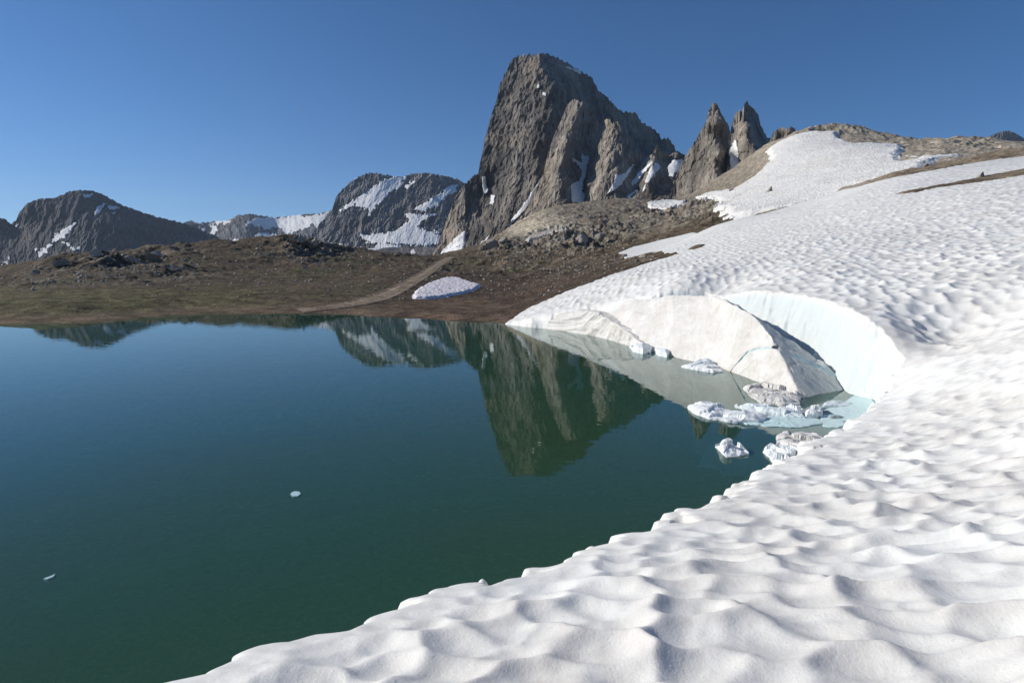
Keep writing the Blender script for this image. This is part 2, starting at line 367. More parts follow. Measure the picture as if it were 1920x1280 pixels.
TRK = hits(track_px)
TRK = np.vstack([TRK, TRK[-1] + (TRK[-1] - TRK[-2]) * .7])
patch_px = [(771, 556), (780, 545), (800, 533), (826, 523), (850, 521), (868, 524), (885, 531), (903, 535), (893, 544), (868, 551), (835, 558), (800, 561), (775, 561)]
PATCH = hits(patch_px)
ribs_px = [
 [(1688, 362), (1712, 357), (1760, 349), (1800, 341), (1850, 331), (1920, 317), (2050, 290), (2050, 310), (1920, 328), (1850, 339), (1800, 346), (1745, 353), (1712, 361)],
 [(1297, 465), (1308, 461), (1317, 460), (1312, 464), (1300, 467)]]
RIBS = [hits(r, 45, 110) for r in ribs_px]
tongue = [(1268, 477), (1235, 472), (1157, 474), (1185, 463), (1240, 449), (1300, 435), (1360, 417)]
TONG = hits(tongue, 42, 200)
far_pts = [at(1400, 405, 105)[:2], at(1560, 375, 108)[:2], at(1607, 352, 90)[:2]] + list(hits([(1640, 341), (1700, 328), (1760, 317), (1830, 304), (1920, 292), (2100, 262)], 60, 125)) + [at(2500, 250, 110)[:2]]
BND = np.vstack([pxy(edge), pxy(rim), hits([(990, 579), (1060, 548), (1110, 529), (1150, 514), (1200, 497)], 32, 80), TONG, far_pts, [(80, 10), (60, -12), (-3, -8), (-6, -3)]])
# ---------------------------------------------------------------- ground
def ground_z(X, Y):
    az, d = pol(X, Y); z = CAMZ + d * Gt(az, d)
    up = sstep(-.1, .6, z) * .95 + .05
    tr = sdist(X, Y, TRK, False); flat = sstep(.9, 2.2, tr) * .9 + .1
    far = sstep(60, 200, d)
    n = .16 * fbm(X * .9, Y * .9, 5, 11) + .35 * fbm(X * .13, Y * .13, 4, 3) * sstep(.6, 3., z)
    rg = ridged(X * .06, Y * .06, 6, 21, .55) - .45
    rocky = rockiness(X, Y, az, d)
    n = n + rg * (.9 + 3.2 * rocky) * sstep(60, 130, d) + rocky * 1.5 * (ridged(X * .28, Y * .28, 5, 31, .6) - .4) * (.5 + 1.1 * far)
    n = n + .12 * far * fbm(X * 1.1, Y * 1.1, 3, 61) + .7 * far * fbm(X * .3, Y * .3, 5, 65, .65)
    return z + n * up * flat
ROCKZ = [  # rocky outcrops: photo ellipse x, y, rx, ry, strength
 (225, 490, 70, 14, 1.), (290, 478, 30, 12, 1.), (140, 495, 40, 14, .8), (330, 512, 60, 12, .8), (60, 530, 60, 14, .4), (565, 458, 50, 16, .9), (600, 470, 40, 14, .8), (350, 465, 40, 8, .5), (250, 520, 80, 14, .5), (820, 500, 30, 12, .4),
 (1000, 460, 60, 12, 1.), (1080, 447, 70, 22, 1.3), (1150, 430, 50, 22, .9), (925, 458, 30, 14, 1.2), (1250, 400, 80, 20, .8), (1330, 385, 50, 14, 1.), (1330, 410, 40, 12, .9), (1180, 400, 110, 22, .4),
 (1556, 240, 90, 8, .8), (1700, 262, 120, 18, .3), (1820, 268, 45, 10, .6), (1920, 300, 60, 10, .3), (1760, 345, 160, 14, .5), (1460, 250, 40, 12, .7), (1000, 500, 120, 25, .35), (1170, 485, 80, 10, .5)]
def under_snow(X, Y, z, z0):
    s = s_smooth(X, Y); sd = sdist(X, Y, BND)
    for r in RIBS: sd = np.minimum(sd, -sdist(X, Y, r) + .4)
    k = sstep(.2, 1.4, sd); z = z * (1 - k) + np.minimum(z, s - .9) * k
    rb = np.maximum.reduce([sdist(X, Y, r) for r in RIBS]); kr = sstep(-1.6, .2, rb)
    return z * (1 - kr) + np.maximum(z, s + .10 + (z - z0) * .3) * kr
def rockiness(X, Y, az, d):
    z = CAMZ + d * Gt(az, d); x, y = proj(np.stack([X, Y, z], -1)); r = np.zeros(np.shape(X))
    for cx, cy, rx, ry, s in ROCKZ: r = np.maximum(r, s * np.exp(-(((x - cx) / rx) ** 2 + ((y - cy) / ry) ** 2) * .9))
    return r
def polar(a0, a1, na, d0, d1, nd, dens=None):
    A = np.radians(np.linspace(a0, a1, na))
    L = np.exp(np.linspace(math.log(d0), math.log(d1), nd)) if dens is None else dens
    AA, DD = np.meshgrid(A, L); return AA, DD, DD * np.sin(AA), DD * np.cos(AA)
AA, DD, X, Y = polar(-56, 56, 1300, 12, 400, 900)
Z = ground_z(X, Y); Z = under_snow(X, Y, Z, g_smooth(X, Y))
zs = CAMZ + DD * Gt(AA, DD)
px, py = proj(np.stack([X, Y, zs], -1))
rk = rockiness(X, Y, AA, DD)
def lerp(a, b, t): return a + (b - a) * t[..., None]
K = lambda *c: np.array(c)
nz = fbm(X * .05, Y * .05, 4, 91); nz2 = fbm(X * .25, Y * .25, 4, 95)
col = np.zeros(X.shape + (3,)) + K(.098, .073, .050)                                     # brown turf and soil
meadow = sstep(620, 420, px + nz * 250) * sstep(530, 548, py + nz * 20) * (DD < 90)
col = lerp(col, K(.108, .090, .047), meadow * .85)
green = sstep(.10, .32, nz) * (DD < 150) * sstep(470, 485, py)
col = lerp(col, K(.088, .082, .042), green * .55)
right = sstep(700, 820, px + nz * 80) * sstep(470, 500, py) * (DD < 110)
col = lerp(col, K(.068, .047, .036), right * .8)
bank = np.exp(-((zs - .12) / .16) ** 2)
col = lerp(col, K(.155, .105, .075), bank * .7)
sc = sstep(150, 200, DD) * sstep(900, 1000, px + nz * 60)
col = lerp(col, K(.25, .21, .17), sc * .9)
mound = np.exp(-(((px - 1010) / 75) ** 2 + ((py - 420) / 22) ** 2)) * (DD > 150)
col = lerp(col, K(.44, .37, .29), np.clip(mound * 1.5, 0, 1))
dk = np.exp(-(((px - 1170) / 110) ** 2 + ((py - 405) / 30) ** 2)) * (DD > 150)
col = lerp(col, K(.17, .14, .115), np.clip(dk * 1.2, 0, 1))
col = lerp(col, K(.34, .285, .235), sstep(1390, 1450, px) * (DD > 70) * .9)
col = lerp(col, K(.19, .14, .10), sstep(1560, 1700, px) * (DD < 150) * .8)
col = lerp(col, K(.25, .22, .185), np.clip(rk, 0, 1) * sstep(-.1, .25, nz2) * .75)
col = lerp(col, K(.055, .045, .038), np.clip(rk, 0, 1) * sstep(.0, -.25, nz2) * .8)
rust = sstep(.12, .3, fbm(X * .09, Y * .09, 4, 131)) * (px > 480) * (px < 1300)
col = lerp(col, K(.125, .075, .052), rust * .3)
bed = sstep(0, -.3, zs); col = lerp(col, K(.05, .085, .05), bed)
MG = mat_ground()
col = col * 1.3 * K(.97, 1., .97)
g = mesh('ground', np.stack([X, Y, Z], -1), grid_faces(*X.shape, flip=True), MG, {'tint': col.reshape(-1, 3)})
tag(g, kind='structure')
# wide lake bed and valley floor that reach past the horizon
def disc(name, z, r0, r1, mat, tint, n=96, m=24, rough=0., cx=0, cy=0):
    th = np.linspace(0, 2 * math.pi, n); rr = np.exp(np.linspace(math.log(r0), math.log(r1), m)); T, Rr = np.meshgrid(th, rr)
    X, Y = Rr * np.sin(T) + cx, Rr * np.cos(T) + cy
    Z = z + rough * fbm(X / 300, Y / 300, 4, 5)
    V = np.stack([X, Y, Z], -1)
    return mesh(name, V, grid_faces(m, n, flip=True), mat, {'tint': np.zeros(X.shape + (3,)).reshape(-1, 3) + tint})
tag(disc('valley_floor', -30, 1, 6500, MG, K(.09, .08, .05), rough=4), kind='structure')
tag(disc('lake_bed', -3.6, .1, 70, MG, K(.04, .07, .04), n=64, m=30, rough=.2, cx=-20), kind='structure')
# lake
th = np.linspace(0, 2 * math.pi, 65)[:-1]
poly = [(-150, -60), (60, -60), (60, 48), (20, 48), (-20, 60), (-150, 60)]
me = bpy.data.meshes.new('lake_water'); me.from_pydata([(x, y, 0) for x, y in poly], [], [tuple(range(len(poly)))]); me.materials.append(mat_water())
o = bpy.data.objects.new('lake_water', me); C.collection.objects.link(o); tag(o, kind='structure')

# dirt track
def strip(name, line, width, mat, tint, lift=.04, n=260, m=26):
    line = np.asarray(line); s = np.r_[0, np.cumsum(np.hypot(*np.diff(line, axis=0).T))]
    # smooth the line
    u = np.linspace(0, s[-1], n); lx = np.interp(u, s, line[:, 0]); ly = np.interp(u, s, line[:, 1])
    kz = np.hanning(31); kz /= kz.sum(); pad = lambda a: np.convolve(np.r_[np.linspace(a[0] - 15 * (a[1] - a[0]), a[0], 15, endpoint=False), a, a[-1] + (a[-1] - a[-2]) * np.arange(1, 16)], kz, 'valid')
    lx, ly = pad(lx), pad(ly); tx, ty = np.gradient(lx), np.gradient(ly); L = np.hypot(tx, ty); nx, ny = ty / L, -tx / L
    v = np.linspace(-1, 1, m); U, Vv = np.meshgrid(u, v, indexing='ij')
    wd = width * (1 + .30 * fbm(U * .9, Vv * 0 + 3 + np.sign(Vv) * 7, 4, 41)) * .5
    X = lx[:, None] + nx[:, None] * Vv * wd; Y = ly[:, None] + ny[:, None] * Vv * wd
    rut = -.05 * np.exp(-((np.abs(Vv) - .5) / .16) ** 2) + .03 * fbm(X * 3, Y * 3, 4, 9)
    Z = ground_z(X, Y) + lift * sstep(1., .7, np.abs(Vv)) + rut - (np.abs(Vv) > .93) * .2
    c = np.zeros(X.shape + (3,)) + tint; q = fbm(X * 1.2, Y * 1.2, 4, 47)
    c = lerp(c, tint * .42, sstep(.35, 1.0, np.abs(Vv) + q * .5)); c = lerp(c, tint * .6, np.exp(-(Vv / .2) ** 2) * .6 * sstep(-.2, .2, q)) 
    return mesh(name, np.stack([X, Y, Z], -1), grid_faces(n, m), mat, {'tint': c.reshape(-1, 3)})
tag(strip('path', TRK, 2.9, MG, K(.36, .275, .20), lift=.07), kind='structure')

# ---------------------------------------------------------------- near snowfield
MS = mat_snow()
RIM = pxy(rim[:-3])
def cups(X, Y, amp=1.):
    wx =   .14 * fbm(X * 1.1, Y * 1.1, 3, 201); wy = .14 * fbm(X * 1.1 + 9, Y * 1.1 + 4, 3, 205)
    a = R_(-14); u = (X * math.cos(a) + Y * math.sin(a)) + wx; v = (-X * math.sin(a) + Y * math.cos(a)) + wy
    dd = np.hypot(X, Y); far = sstep(9, 20, dd)
    b = bowls(u * 2.6, v * 4.5, 301, 11.); bf = bowls(u * 2.5 + 5, v * 2.7 + 1, 351, 11.); b3 = bowls(u * 4.4 + 3, v * 6.4 + 1, 361, 9.)
    b2 = bowls(u * .9 + 7, v * 1.5 + 3, 331, 7.)
    n = fbm(X * 2.2, Y * 2.2, 3, 210); big = fbm(X * .35, Y * .35, 3, 220)
    mod = 1 + .35 * big
    return ((.084 * (b - .35) * mod + .016 * (b3 - .4) * sstep(-.3, .3, n + .1)) * (1 - far) + far * .088 * (bf - .35) * mod + .012 * (b2 - .4) + .006 * n + .02 * big) * amp, np.clip((b - .25) * 1.6, 0, 1), b
def snow_surface(X, Y):
    az, d = pol(X, Y); s = s_smooth(X, Y); gz = np.minimum(g_smooth(X, Y), s - .2)
    jag = (.16 * fbm(X * 1.6, Y * 1.6, 4, 401) + .05 * fbm(X * 6, Y * 6, 3, 405)) * sstep(0, 3, Y - X * 1.02)
    sd = sdist(X, Y, BND) + jag * sstep(3, 14, d) + (.17 * perlin(X * 1.5 + 5, Y * 1.5, 407) + .12 * perlin(X * 3.1, Y * 3.1, 408) + .32 * (.45 - cups(X, Y, 0.)[2])) * sstep(18, 10, d)
    for r in RIBS: sd = np.minimum(sd, -sdist(X, Y, r) + .9 * fbm(X * .8, Y * .8, 3, 411))
    rd = sdist(X, Y, RIM, False)
    iswall = (sstep(2.4, 1.7, rd)) * (Y > 9.5) * (d < 29) * (X > 2)
    cz, cr, _ = cups(X, Y, 1.0)
    cz = cz * (.55 + .45 * sstep(.0, 1.2, sd)) * (1 - .35 * sstep(60, 100, d))
    # lip: the edge melts round towards the water; the bay wall is cut sharp and leans back
    lip = np.clip(-sd, 0, 9)
    low = np.where(iswall > .5, 1.0, np.where(d < 34, .5, .8))
    drop_soft = 2.2 * lip + 12 * np.maximum(lip - .18, 0)
    rough_w = .14 * ridged(X * 2.2 + s * 0, Y * 2.2, 4, 421) * sstep(.02, .3, lip) + .05 * fbm(X * 5, Y * 5, 3, 425) * sstep(.02, .2, lip)
    drop_wall = lip * 3.4 + rough_w * 1.2
    dr = drop_soft + (drop_wall - drop_soft) * iswall
    rnd = np.exp(-np.clip(sd, 0, 9) / .16) * .07 * (1 - iswall) * (sd > 0)
    z = s + cz * (1 - sstep(0., .25, lip) * iswall) - dr - rnd * (sd > 0) - .07 * (sd <= 0) * (1 - iswall)
    floor = np.where(gz < .1, -5., gz - .5)
    z = np.maximum(z, floor)
    wallm = iswall * sstep(.0, .05, lip)
    return z, sd, wallm, cr
r1 = np.exp(np.linspace(math.log(.9), math.log(11.5), 520)); r2 = np.exp(np.linspace(math.log(11.5), math.log(28), 420))[1:]; r3 = np.exp(np.linspace(math.log(28), math.log(150), 380))[1:]
AA, DD, X, Y = polar(-75, 75, 1500, 1, 1, 1, np.r_[r1, r2, r3])
Z, sd, wl, cr = snow_surface(X, Y)
keepv = sd > -1.6
kq = keepv[:-1, :-1] | keepv[1:, 1:]
V = np.stack([X, Y, Z], -1).reshape(-1, 3); Q = grid_faces(*X.shape, keep=kq, flip=True)
V, Q, at_ = compact(V, Q, {'wall': wl.ravel(), 'crest': (cr * sstep(.1, .5, fbm(X * .5, Y * .5, 3, 501) + .3)).ravel()})
tag(mesh('snowfield', V, Q, MS, at_), kind='structure')

# ---------------------------------------------------------------- snow sheets that lie on the far ground
def sheet(name, poly, mat, th=.35, res=(400, 300), jag=1.0, js=.3, cup=.5, kind='structure', off=0.):
    poly = np.asarray(poly); az = np.arctan2(poly[:, 0], poly[:, 1]); d = np.hypot(poly[:, 0], poly[:, 1])
    A = np.linspace(az.min() - .01, az.max() + .01, res[0]); L = np.exp(np.linspace(math.log(d.min() * .97), math.log(d.max() * 1.03), res[1]))
    AA, DD = np.meshgrid(A, L); X, Y = DD * np.sin(AA), DD * np.cos(AA)
    sd = sdist(X, Y, poly) + jag * fbm(X * js, Y * js, 4, 601)
    cz, cr, _ = cups(X, Y, cup)
    z = g_smooth(X, Y) + (ground_z(X, Y) - g_smooth(X, Y)) * .35
    lip = 1.2 * th; gz = ground_z(X, Y)
    sm = sstep(0, lip * 2, sd)
    z = np.where(sd > 0, np.maximum(z, gz * 0 + z) + th * sm + cz * sm + .04 + off, gz - .6 * sstep(0, -.5, sd))
    z = np.where(sd > 0, gz + (np.maximum(z, gz + .03) - gz) * sstep(0, .3, sd) + .02, z)
    kv = sd > -1.2; kq = kv[:-1, :-1] | kv[1:, 1:]
    V = np.stack([X, Y, z], -1).reshape(-1, 3); Q = grid_faces(*X.shape, keep=kq, flip=True)
    V, Q, at_ = compact(V, Q, {'crest': cr.ravel(), 'wall': (cr * 0).ravel()})
    return mesh(name, V, Q, mat, at_)
MFS = mat_far_snow()
bowl = hits([(1300, 370), (1340, 360), (1378, 356), (1395, 345), (1425, 322), (1446, 300), (1436, 285), (1460, 268), (1490, 254), (1530, 247), (1572, 249), (1578, 262), (1600, 272), (1650, 273), (1692, 272), (1698, 283), (1680, 292), (1690, 303), (1725, 306), (1716, 298), (1700, 291), (1740, 297), (1770, 297), (1812, 293)], 125) 
bowl = np.vstack([bowl, [at(1700, 330, 125)[:2], at(1560, 380, 120)[:2], at(1450, 405, 118)[:2], at(1380, 425, 120)[:2]], hits([(1362, 412), (1350, 398), (1338, 390), (1345, 378), (1325, 376)], 120)])
tag(sheet('snow_bowl', bowl, MFS, .9, (520, 420), 1.8, .12, 1.3), kind='structure')
b2 = hits([(1212, 381), (1245, 372), (1262, 374), (1285, 377), (1290, 384), (1270, 391), (1235, 391), (1218, 388)], 170)
tag(sheet('snow_patch', b2, MFS, .5, (200, 120), 1.2, .15, .6), 'pale ragged snow patch on the scree just below the small rock ribs', 'snow patch')
b3 = hits([(985, 448), (1000, 438), (1035, 430), (1068, 430), (1062, 436), (1035, 441), (1010, 447), (990, 451)], 170)
MD = mat_boulder('dusty_snow', (.40, .36, .31), (.50, .46, .41))
tag(sheet('snow_patch', b3, MD, .4, (200, 120), .8, .15, .2), 'dusty beige snow patch at the foot of the tan gravel mound', 'snow patch')
tag(sheet('snow_patch', PATCH, mat_patch(), .2, (420, 260), .35, .5, .8), 'white dimpled snow patch beside the dirt track on the brown moor', 'snow patch')

# ---------------------------------------------------------------- mountains
def curve(pts, x): pts = np.asarray(pts, float); return np.interp(x, pts[:, 0], pts[:, 1])
def mountain(name, top, base_y, D, lean, ctrl, mat, step=.75, jag=(2.5, .12), relief=(8, 2), rot=-.33, snow=(), seed=0, rbfc=8., thick=None, fine=1.0, aniso=.38, tri=0.):
    """a rock face between the skyline 'top' and base_y (photo pixels), at distance D; ctrl: (x, y, metres further away)"""
    x0, x1 = top[0][0], top[-1][0]; nx = int((x1 - x0) / step); xs = np.linspace(x0, x1, nx)
    m = D / F
    yt = curve(top, xs) - jag[0] * (ridged(xs * jag[1], xs * 0 + seed, 4, seed + 700, .6) - .45)
    by = curve(base_y, xs) if not np.isscalar(base_y) else np.full(nx, float(base_y))
    ny = int((by.max() - yt.min()) / step)
    v = np.linspace(0, 1, ny)[:, None]; Xp = np.tile(xs, (ny, 1)); Yp = by + (yt - by) * v
    dep = lean * (by - Yp) * m
    if ctrl:
        c = np.asarray(ctrl, float); rb = RBF(c[:, :2], c[:, 2], rbfc)
        # irregular crests: bend the lookup a little
        wx = 5 * fbm(Xp * .05, Yp * .05, 4, seed + 711); dep = dep + rb(Xp + wx, Yp + wx * .5)
    cr_, sr_ = math.cos(rot), math.sin(rot)
    U = ((Xp - 900) * cr_ + (Yp - 300) * sr_) * m; W = (-(Xp - 900) * sr_ + (Yp - 300) * cr_) * m
    wu = 6 * fbm(U * .02, W * .02, 3, seed + 721)
    a1, a2 = relief
    sn = np.zeros(Xp.shape) - 50.
    for pg in snow:
        sn = np.maximum(sn, sdist(Xp, Yp, pg))
    sn = sn + (3.8 if D < 900 else 9.) * fbm(Xp * .12, Yp * .14, 5, seed + 731, .6)
    sm = sstep(-1.5, 1.5, sn); sn = sn * 1.5
    f1, f2, fc = worley((U + wu * .6) * .075 + .4 * perlin(U * .2, W * .1, seed), W * .075 * aniso + .5 * fbm(U * .05, W * .05, 3, seed + 5), seed + 745)
    g1, g2, gc = worley((U + wu * .6) * .24, W * .24 * aniso * 1.3 + .5 * fbm(U * .15, W * .15, 3, seed + 6), seed + 746)
    r = -a1 * (ridged((U + wu) * .028, W * .028 * aniso, 6, seed + 741, .55) - .4) - a2 * (ridged((U + wu) * .12, W * .12 * aniso, 5, seed + 751, .65) - .4)
    r = r + a2 * (f1 * 1.3 + (fc - .5) * .9 * sstep(0, .12, f2 - f1)) + a2 * .45 * (g1 + (gc - .5) * .8 * sstep(0, .15, g2 - g1))
    r = r - a2 * .32 * (ridged((U + wu) * .42, W * .42 * aniso, 4, seed + 781, .6) - .4)
    r = r - a1 * .5 * fbm(U * .012, W * .012, 3, seed + 761)
    # stepped strata crossing the face
    r = r + fine * .15 * a2 * np.abs(perlin(W * .16 + U * .03, U * .03, seed + 771))
    dep = dep + r * (1 - .85 * sm) - sm * .02 * a1
    edge = sstep(0, .02, 1 - v)
    d = D + dep
    P = at(Xp, Yp, d)
    # rounded back: the skyline folds over and falls away behind
    T = thick or .45 * (by.max() - yt.min()) * m + 20
    rows = [P]; last = P[-1]; dirn = last[:, :2] / np.linalg.norm(last[:, :2], axis=1, keepdims=True)
    zb = P[0, :, 2].min() - 30
    for k, (f, fz) in enumerate([(.12, .10), (.4, .35), (1., 1.)]):
        q = last.copy(); q[:, :2] += dirn * T * f; q[:, 2] = last[:, 2] + (zb - last[:, 2]) * fz; rows.append(q[None])
    V = np.concatenate(rows, 0); n3 = V.shape[0]
    s_at = np.concatenate([np.clip(.5 + sn * .25, 0, 1), np.zeros((3, nx))], 0)
    o = mesh(name, V, grid_faces(n3, nx), mat, {'snow': s_at.ravel()}, smooth=D > 900)
    return tag(o, kind='structure')

MR = mat_rock('peak_rock', (.065, .060, .055), (.155, .142, .128), (.32, .285, .245), 1.0, (.40, .33, .255))  # dark brown rock, colour lowered further to stand in for right-flank shade
peak_top = [(812, 478), (822, 462), (832, 430), (845, 395), (858, 360), (872, 345), (882, 335), (897, 322), (903, 290), (912, 250), (922, 215), (932, 185), (938, 155), (948, 135), (960, 112), (968, 105), (985, 102), (1005, 103), (1020, 101), (1040, 106), (1062, 117), (1082, 130), (1098, 137), (1110, 146), (1120, 165), (1130, 176), (1145, 190), (1160, 207), (1180, 211), (1192, 212), (1200, 225), (1215, 236), (1232, 246), (1240, 258), (1252, 260), (1262, 270), (1268, 284), (1285, 290), (1300, 300), (1320, 330)]
peak_ctrl = [(970, 108, 40), (935, 190, 50), (908, 280, 54), (890, 330, 54), (862, 365, 56), (840, 420, 52), (822, 468, 50), (812, 480, 50),
 (905, 335, 44), (918, 350, 50), (908, 400, 40), (893, 455, 30), (870, 470, 34),
 (988, 125, 24), (1000, 104, 22), (960, 220, 26), (945, 300, 20), (935, 380, 14), (915, 440, 8), (1014, 112, 10), (1019, 130, 2), (1048, 165, -6), (1046, 185, -10), (1036, 215, -16), (1022, 262, -22), (1012, 310, -26), (1003, 345, -28), (980, 380, -26), (955, 420, -26), (930, 470, -24), (1000, 200, 4), (985, 300, -4),
 (1040, 112, 40), (1060, 150, 34), (1075, 130, 80), (1098, 142, 120), (1066, 190, 34), (1085, 200, 70), (1050, 240, 24), (1040, 290, 14), (1120, 180, 150), (1145, 200, 190), (1180, 218, 240), (1200, 235, 270), (1232, 255, 310), (1262, 276, 360), (1285, 292, 380), (1110, 260, 100), (1150, 300, 150), (1200, 320, 220), (1250, 330, 280), (1060, 400, 10), (1150, 400, 80), (1320, 400, 300), (900, 490, -6), (1000, 490, -30), (1320, 330, 380)]
peak_snow = [
 [(824, 480), (832, 468), (850, 450), (868, 434), (878, 430), (876, 450), (866, 470), (860, 482)],
 [(862, 482), (880, 466), (900, 458), (918, 441), (918, 448), (905, 468), (885, 482)],
 [(903, 332), (910, 330), (912, 345), (916, 355), (914, 362), (908, 362), (905, 350)],
 [(921, 366), (928, 366), (928, 376), (924, 386), (919, 382)],
 [(950, 430), (960, 412), (975, 392), (990, 372), (1002, 352), (1014, 335), (1013, 345), (1003, 362), (992, 385), (972, 408)],
 [(1072, 296), (1082, 300), (1092, 306), (1090, 288), (1098, 293), (1106, 292), (1102, 310), (1098, 330), (1094, 345), (1092, 358), (1098, 362), (1096, 380), (1072, 380), (1070, 360), (1072, 345), (1085, 340), (1092, 325), (1088, 312), (1074, 303)],
 [(1138, 364), (1152, 342), (1154, 328), (1168, 327), (1186, 310), (1192, 306), (1180, 325), (1166, 345), (1150, 358)],
 [(1152, 374), (1170, 350), (1190, 335), (1196, 325), (1222, 302), (1224, 305), (1200, 335), (1184, 352), (1170, 364), (1162, 376)],
 [(1170, 370), (1192, 356), (1196, 358), (1180, 372)],
 [(1210, 342), (1218, 318), (1232, 304), (1238, 314), (1226, 330), (1212, 345), (1206, 364), (1204, 360)],
 [(1252, 315), (1262, 300), (1280, 299), (1278, 310), (1262, 332), (1254, 330)],
 [(1272, 330), (1280, 328), (1292, 340), (1290, 360), (1282, 360)],
 [(1008, 158), (1013, 158), (1012, 166), (1007, 165)], [(1018, 174), (1024, 174), (1024, 180), (1018, 179)],
 [(1058, 124), (1070, 127), (1090, 134), (1088, 140), (1075, 133), (1060, 127)]]
MRB = mat_rock('warm_rock', (.105, .092, .079), (.26, .23, .195), (.43, .38, .315), 1.0, (.45, .37, .28))
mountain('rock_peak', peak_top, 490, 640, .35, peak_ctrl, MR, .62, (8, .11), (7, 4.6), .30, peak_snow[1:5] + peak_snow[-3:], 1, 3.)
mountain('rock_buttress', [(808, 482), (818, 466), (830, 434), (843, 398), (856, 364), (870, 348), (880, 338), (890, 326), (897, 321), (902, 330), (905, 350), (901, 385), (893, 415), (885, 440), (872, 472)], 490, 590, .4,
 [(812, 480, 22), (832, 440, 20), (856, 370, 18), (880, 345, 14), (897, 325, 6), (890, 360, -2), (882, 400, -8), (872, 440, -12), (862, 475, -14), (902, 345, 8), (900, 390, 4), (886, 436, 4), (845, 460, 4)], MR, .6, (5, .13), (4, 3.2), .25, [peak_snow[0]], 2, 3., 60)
mountain('rock_buttress', [(950, 436), (972, 412), (985, 396), (997, 375), (1011, 345), (1019, 322), (1028, 288), (1037, 258), (1051, 229), (1062, 200), (1070, 190), (1078, 186), (1088, 190), (1097, 191), (1110, 208), (1121, 228), (1132, 244), (1140, 270)], 490, 580, .32,
 [(960, 430, 16), (997, 378, 14), (1019, 325, 18), (1037, 262, 22), (1051, 232, 22), (1064, 202, 20), (1078, 188, 12), (1093, 193, 2), (1084, 212, -2), (1074, 232, -6), (1062, 262, -10), (1056, 300, -14), (1054, 340, -18), (1060, 380, -24), (1030, 385, -12), (1030, 340, 2), (1104, 200, 24), (1098, 240, 30), (1088, 280, 26), (1076, 310, 18), (1078, 345, 4), (1084, 378, -6), (1076, 330, 6), (1120, 235, 46), (1135, 260, 60), (1110, 280, 34), (1130, 330, 30), (1130, 390, 6), (1000, 490, -40), (1130, 490, -40)], MRB, .58, (6, .13), (4, 3.4), .32, [peak_snow[5]], 3, 3., 70)
mountain('rock_buttress', [(1090, 400), (1096, 372), (1103, 323), (1110, 294), (1117, 272), (1128, 237), (1134, 225), (1141, 223), (1148, 230), (1155, 230), (1159, 227), (1166, 247), (1175, 252), (1184, 258), (1187, 272), (1196, 282), (1206, 292), (1216, 320), (1222, 350)], 490, 565, .35,
 [(1094, 385, 12), (1103, 325, 18), (1112, 292, 20), (1128, 240, 18), (1141, 226, 8), (1158, 230, 0), (1150, 262, -6), (1142, 300, -14), (1134, 340, -20), (1124, 380, -24), (1170, 252, 2), (1168, 290, -10), (1160, 330, -16), (1186, 262, 2), (1186, 290, -4), (1200, 290, 14), (1180, 340, -8), (1210, 320, 20), (1160, 385, -26), (1150, 490, -50), (1220, 490, -30)], MRB, .58, (7, .16), (4, 3.4), .12, peak_snow[6:7], 4, 3., 70)
mountain('rock_rib', [(1120, 410), (1140, 392), (1160, 365), (1180, 335), (1192, 312), (1200, 302), (1212, 294), (1224, 289), (1232, 271), (1239, 283), (1254, 291), (1267, 285), (1278, 288), (1290, 296), (1310, 320)], 490, 545, .5,
 [(1130, 405, 8), (1160, 370, 8), (1192, 318, 12), (1212, 296, 10), (1232, 274, 0), (1226, 310, -6), (1214, 345, -12), (1240, 300, 12), (1254, 300, 12), (1262, 330, -6), (1268, 290, 4), (1285, 300, 14), (1278, 350, 2), (1190, 355, 0), (1175, 375, -10), (1205, 375, -16), (1250, 375, -16), (1240, 345, 2), (1200, 490, -60), (1300, 490, -50)], MRB, .58, (5, .16), (3, 2.8), .5, [[(1138, 364), (1152, 342), (1154, 328), (1168, 327), (1186, 310), (1192, 306), (1180, 325), (1166, 345), (1150, 358)]] + peak_snow[7:12], 5, 3., 60)
tower_top = [(1255, 400), (1268, 330), (1275, 310), (1290, 285), (1300, 268), (1312, 250), (1322, 232), (1330, 205), (1338, 191), (1345, 195), (1352, 212), (1358, 222), (1366, 234), (1370, 250), (1374, 262)]
tower_ctrl = [(1262, 380, 44), (1275, 312, 40), (1290, 288, 34), (1312, 252, 26), (1330, 210, 14), (1338, 195, 6), (1322, 300, 4), (1310, 360, 4), (1346, 230, -8), (1350, 290, -22), (1354, 350, -32), (1355, 215, 14), (1364, 240, 36), (1366, 300, 24), (1372, 350, 14), (1374, 262, 60), (1290, 390, -4)]
mountain('rock_tower', tower_top, 400, 470, .25, tower_ctrl, MRB, .6, (5, .14), (3.6, 3.0), .12, [[(1366, 262), (1374, 262), (1374, 330), (1369, 320)]], 21, 5., 40)
t2_top = [(1362, 330), (1368, 262), (1372, 235), (1378, 215), (1386, 206), (1392, 208), (1396, 195), (1401, 188), (1406, 198), (1415, 206), (1422, 216), (1426, 235), (1432, 246), (1438, 256), (1448, 262), (1460, 262)]
t2_ctrl = [(1366, 280, 20), (1380, 220, 26), (1385, 300, 22), (1398, 196, 4), (1404, 240, -8), (1402, 300, -14), (1414, 285, -16), (1416, 210, 44), (1424, 235, 56), (1426, 262, 24), (1440, 256, 70), (1460, 265, 80), (1380, 360, -8), (1440, 300, 0), (1380, 250, 18)]
mountain('rock_tower', t2_top, 380, 450, .25, t2_ctrl, MRB, .6, (5, .14), (3.2, 2.8), -.1, [[(1366, 285), (1374, 270), (1378, 262), (1384, 280), (1385, 300), (1380, 320), (1370, 320)]], 31, 5., 40)
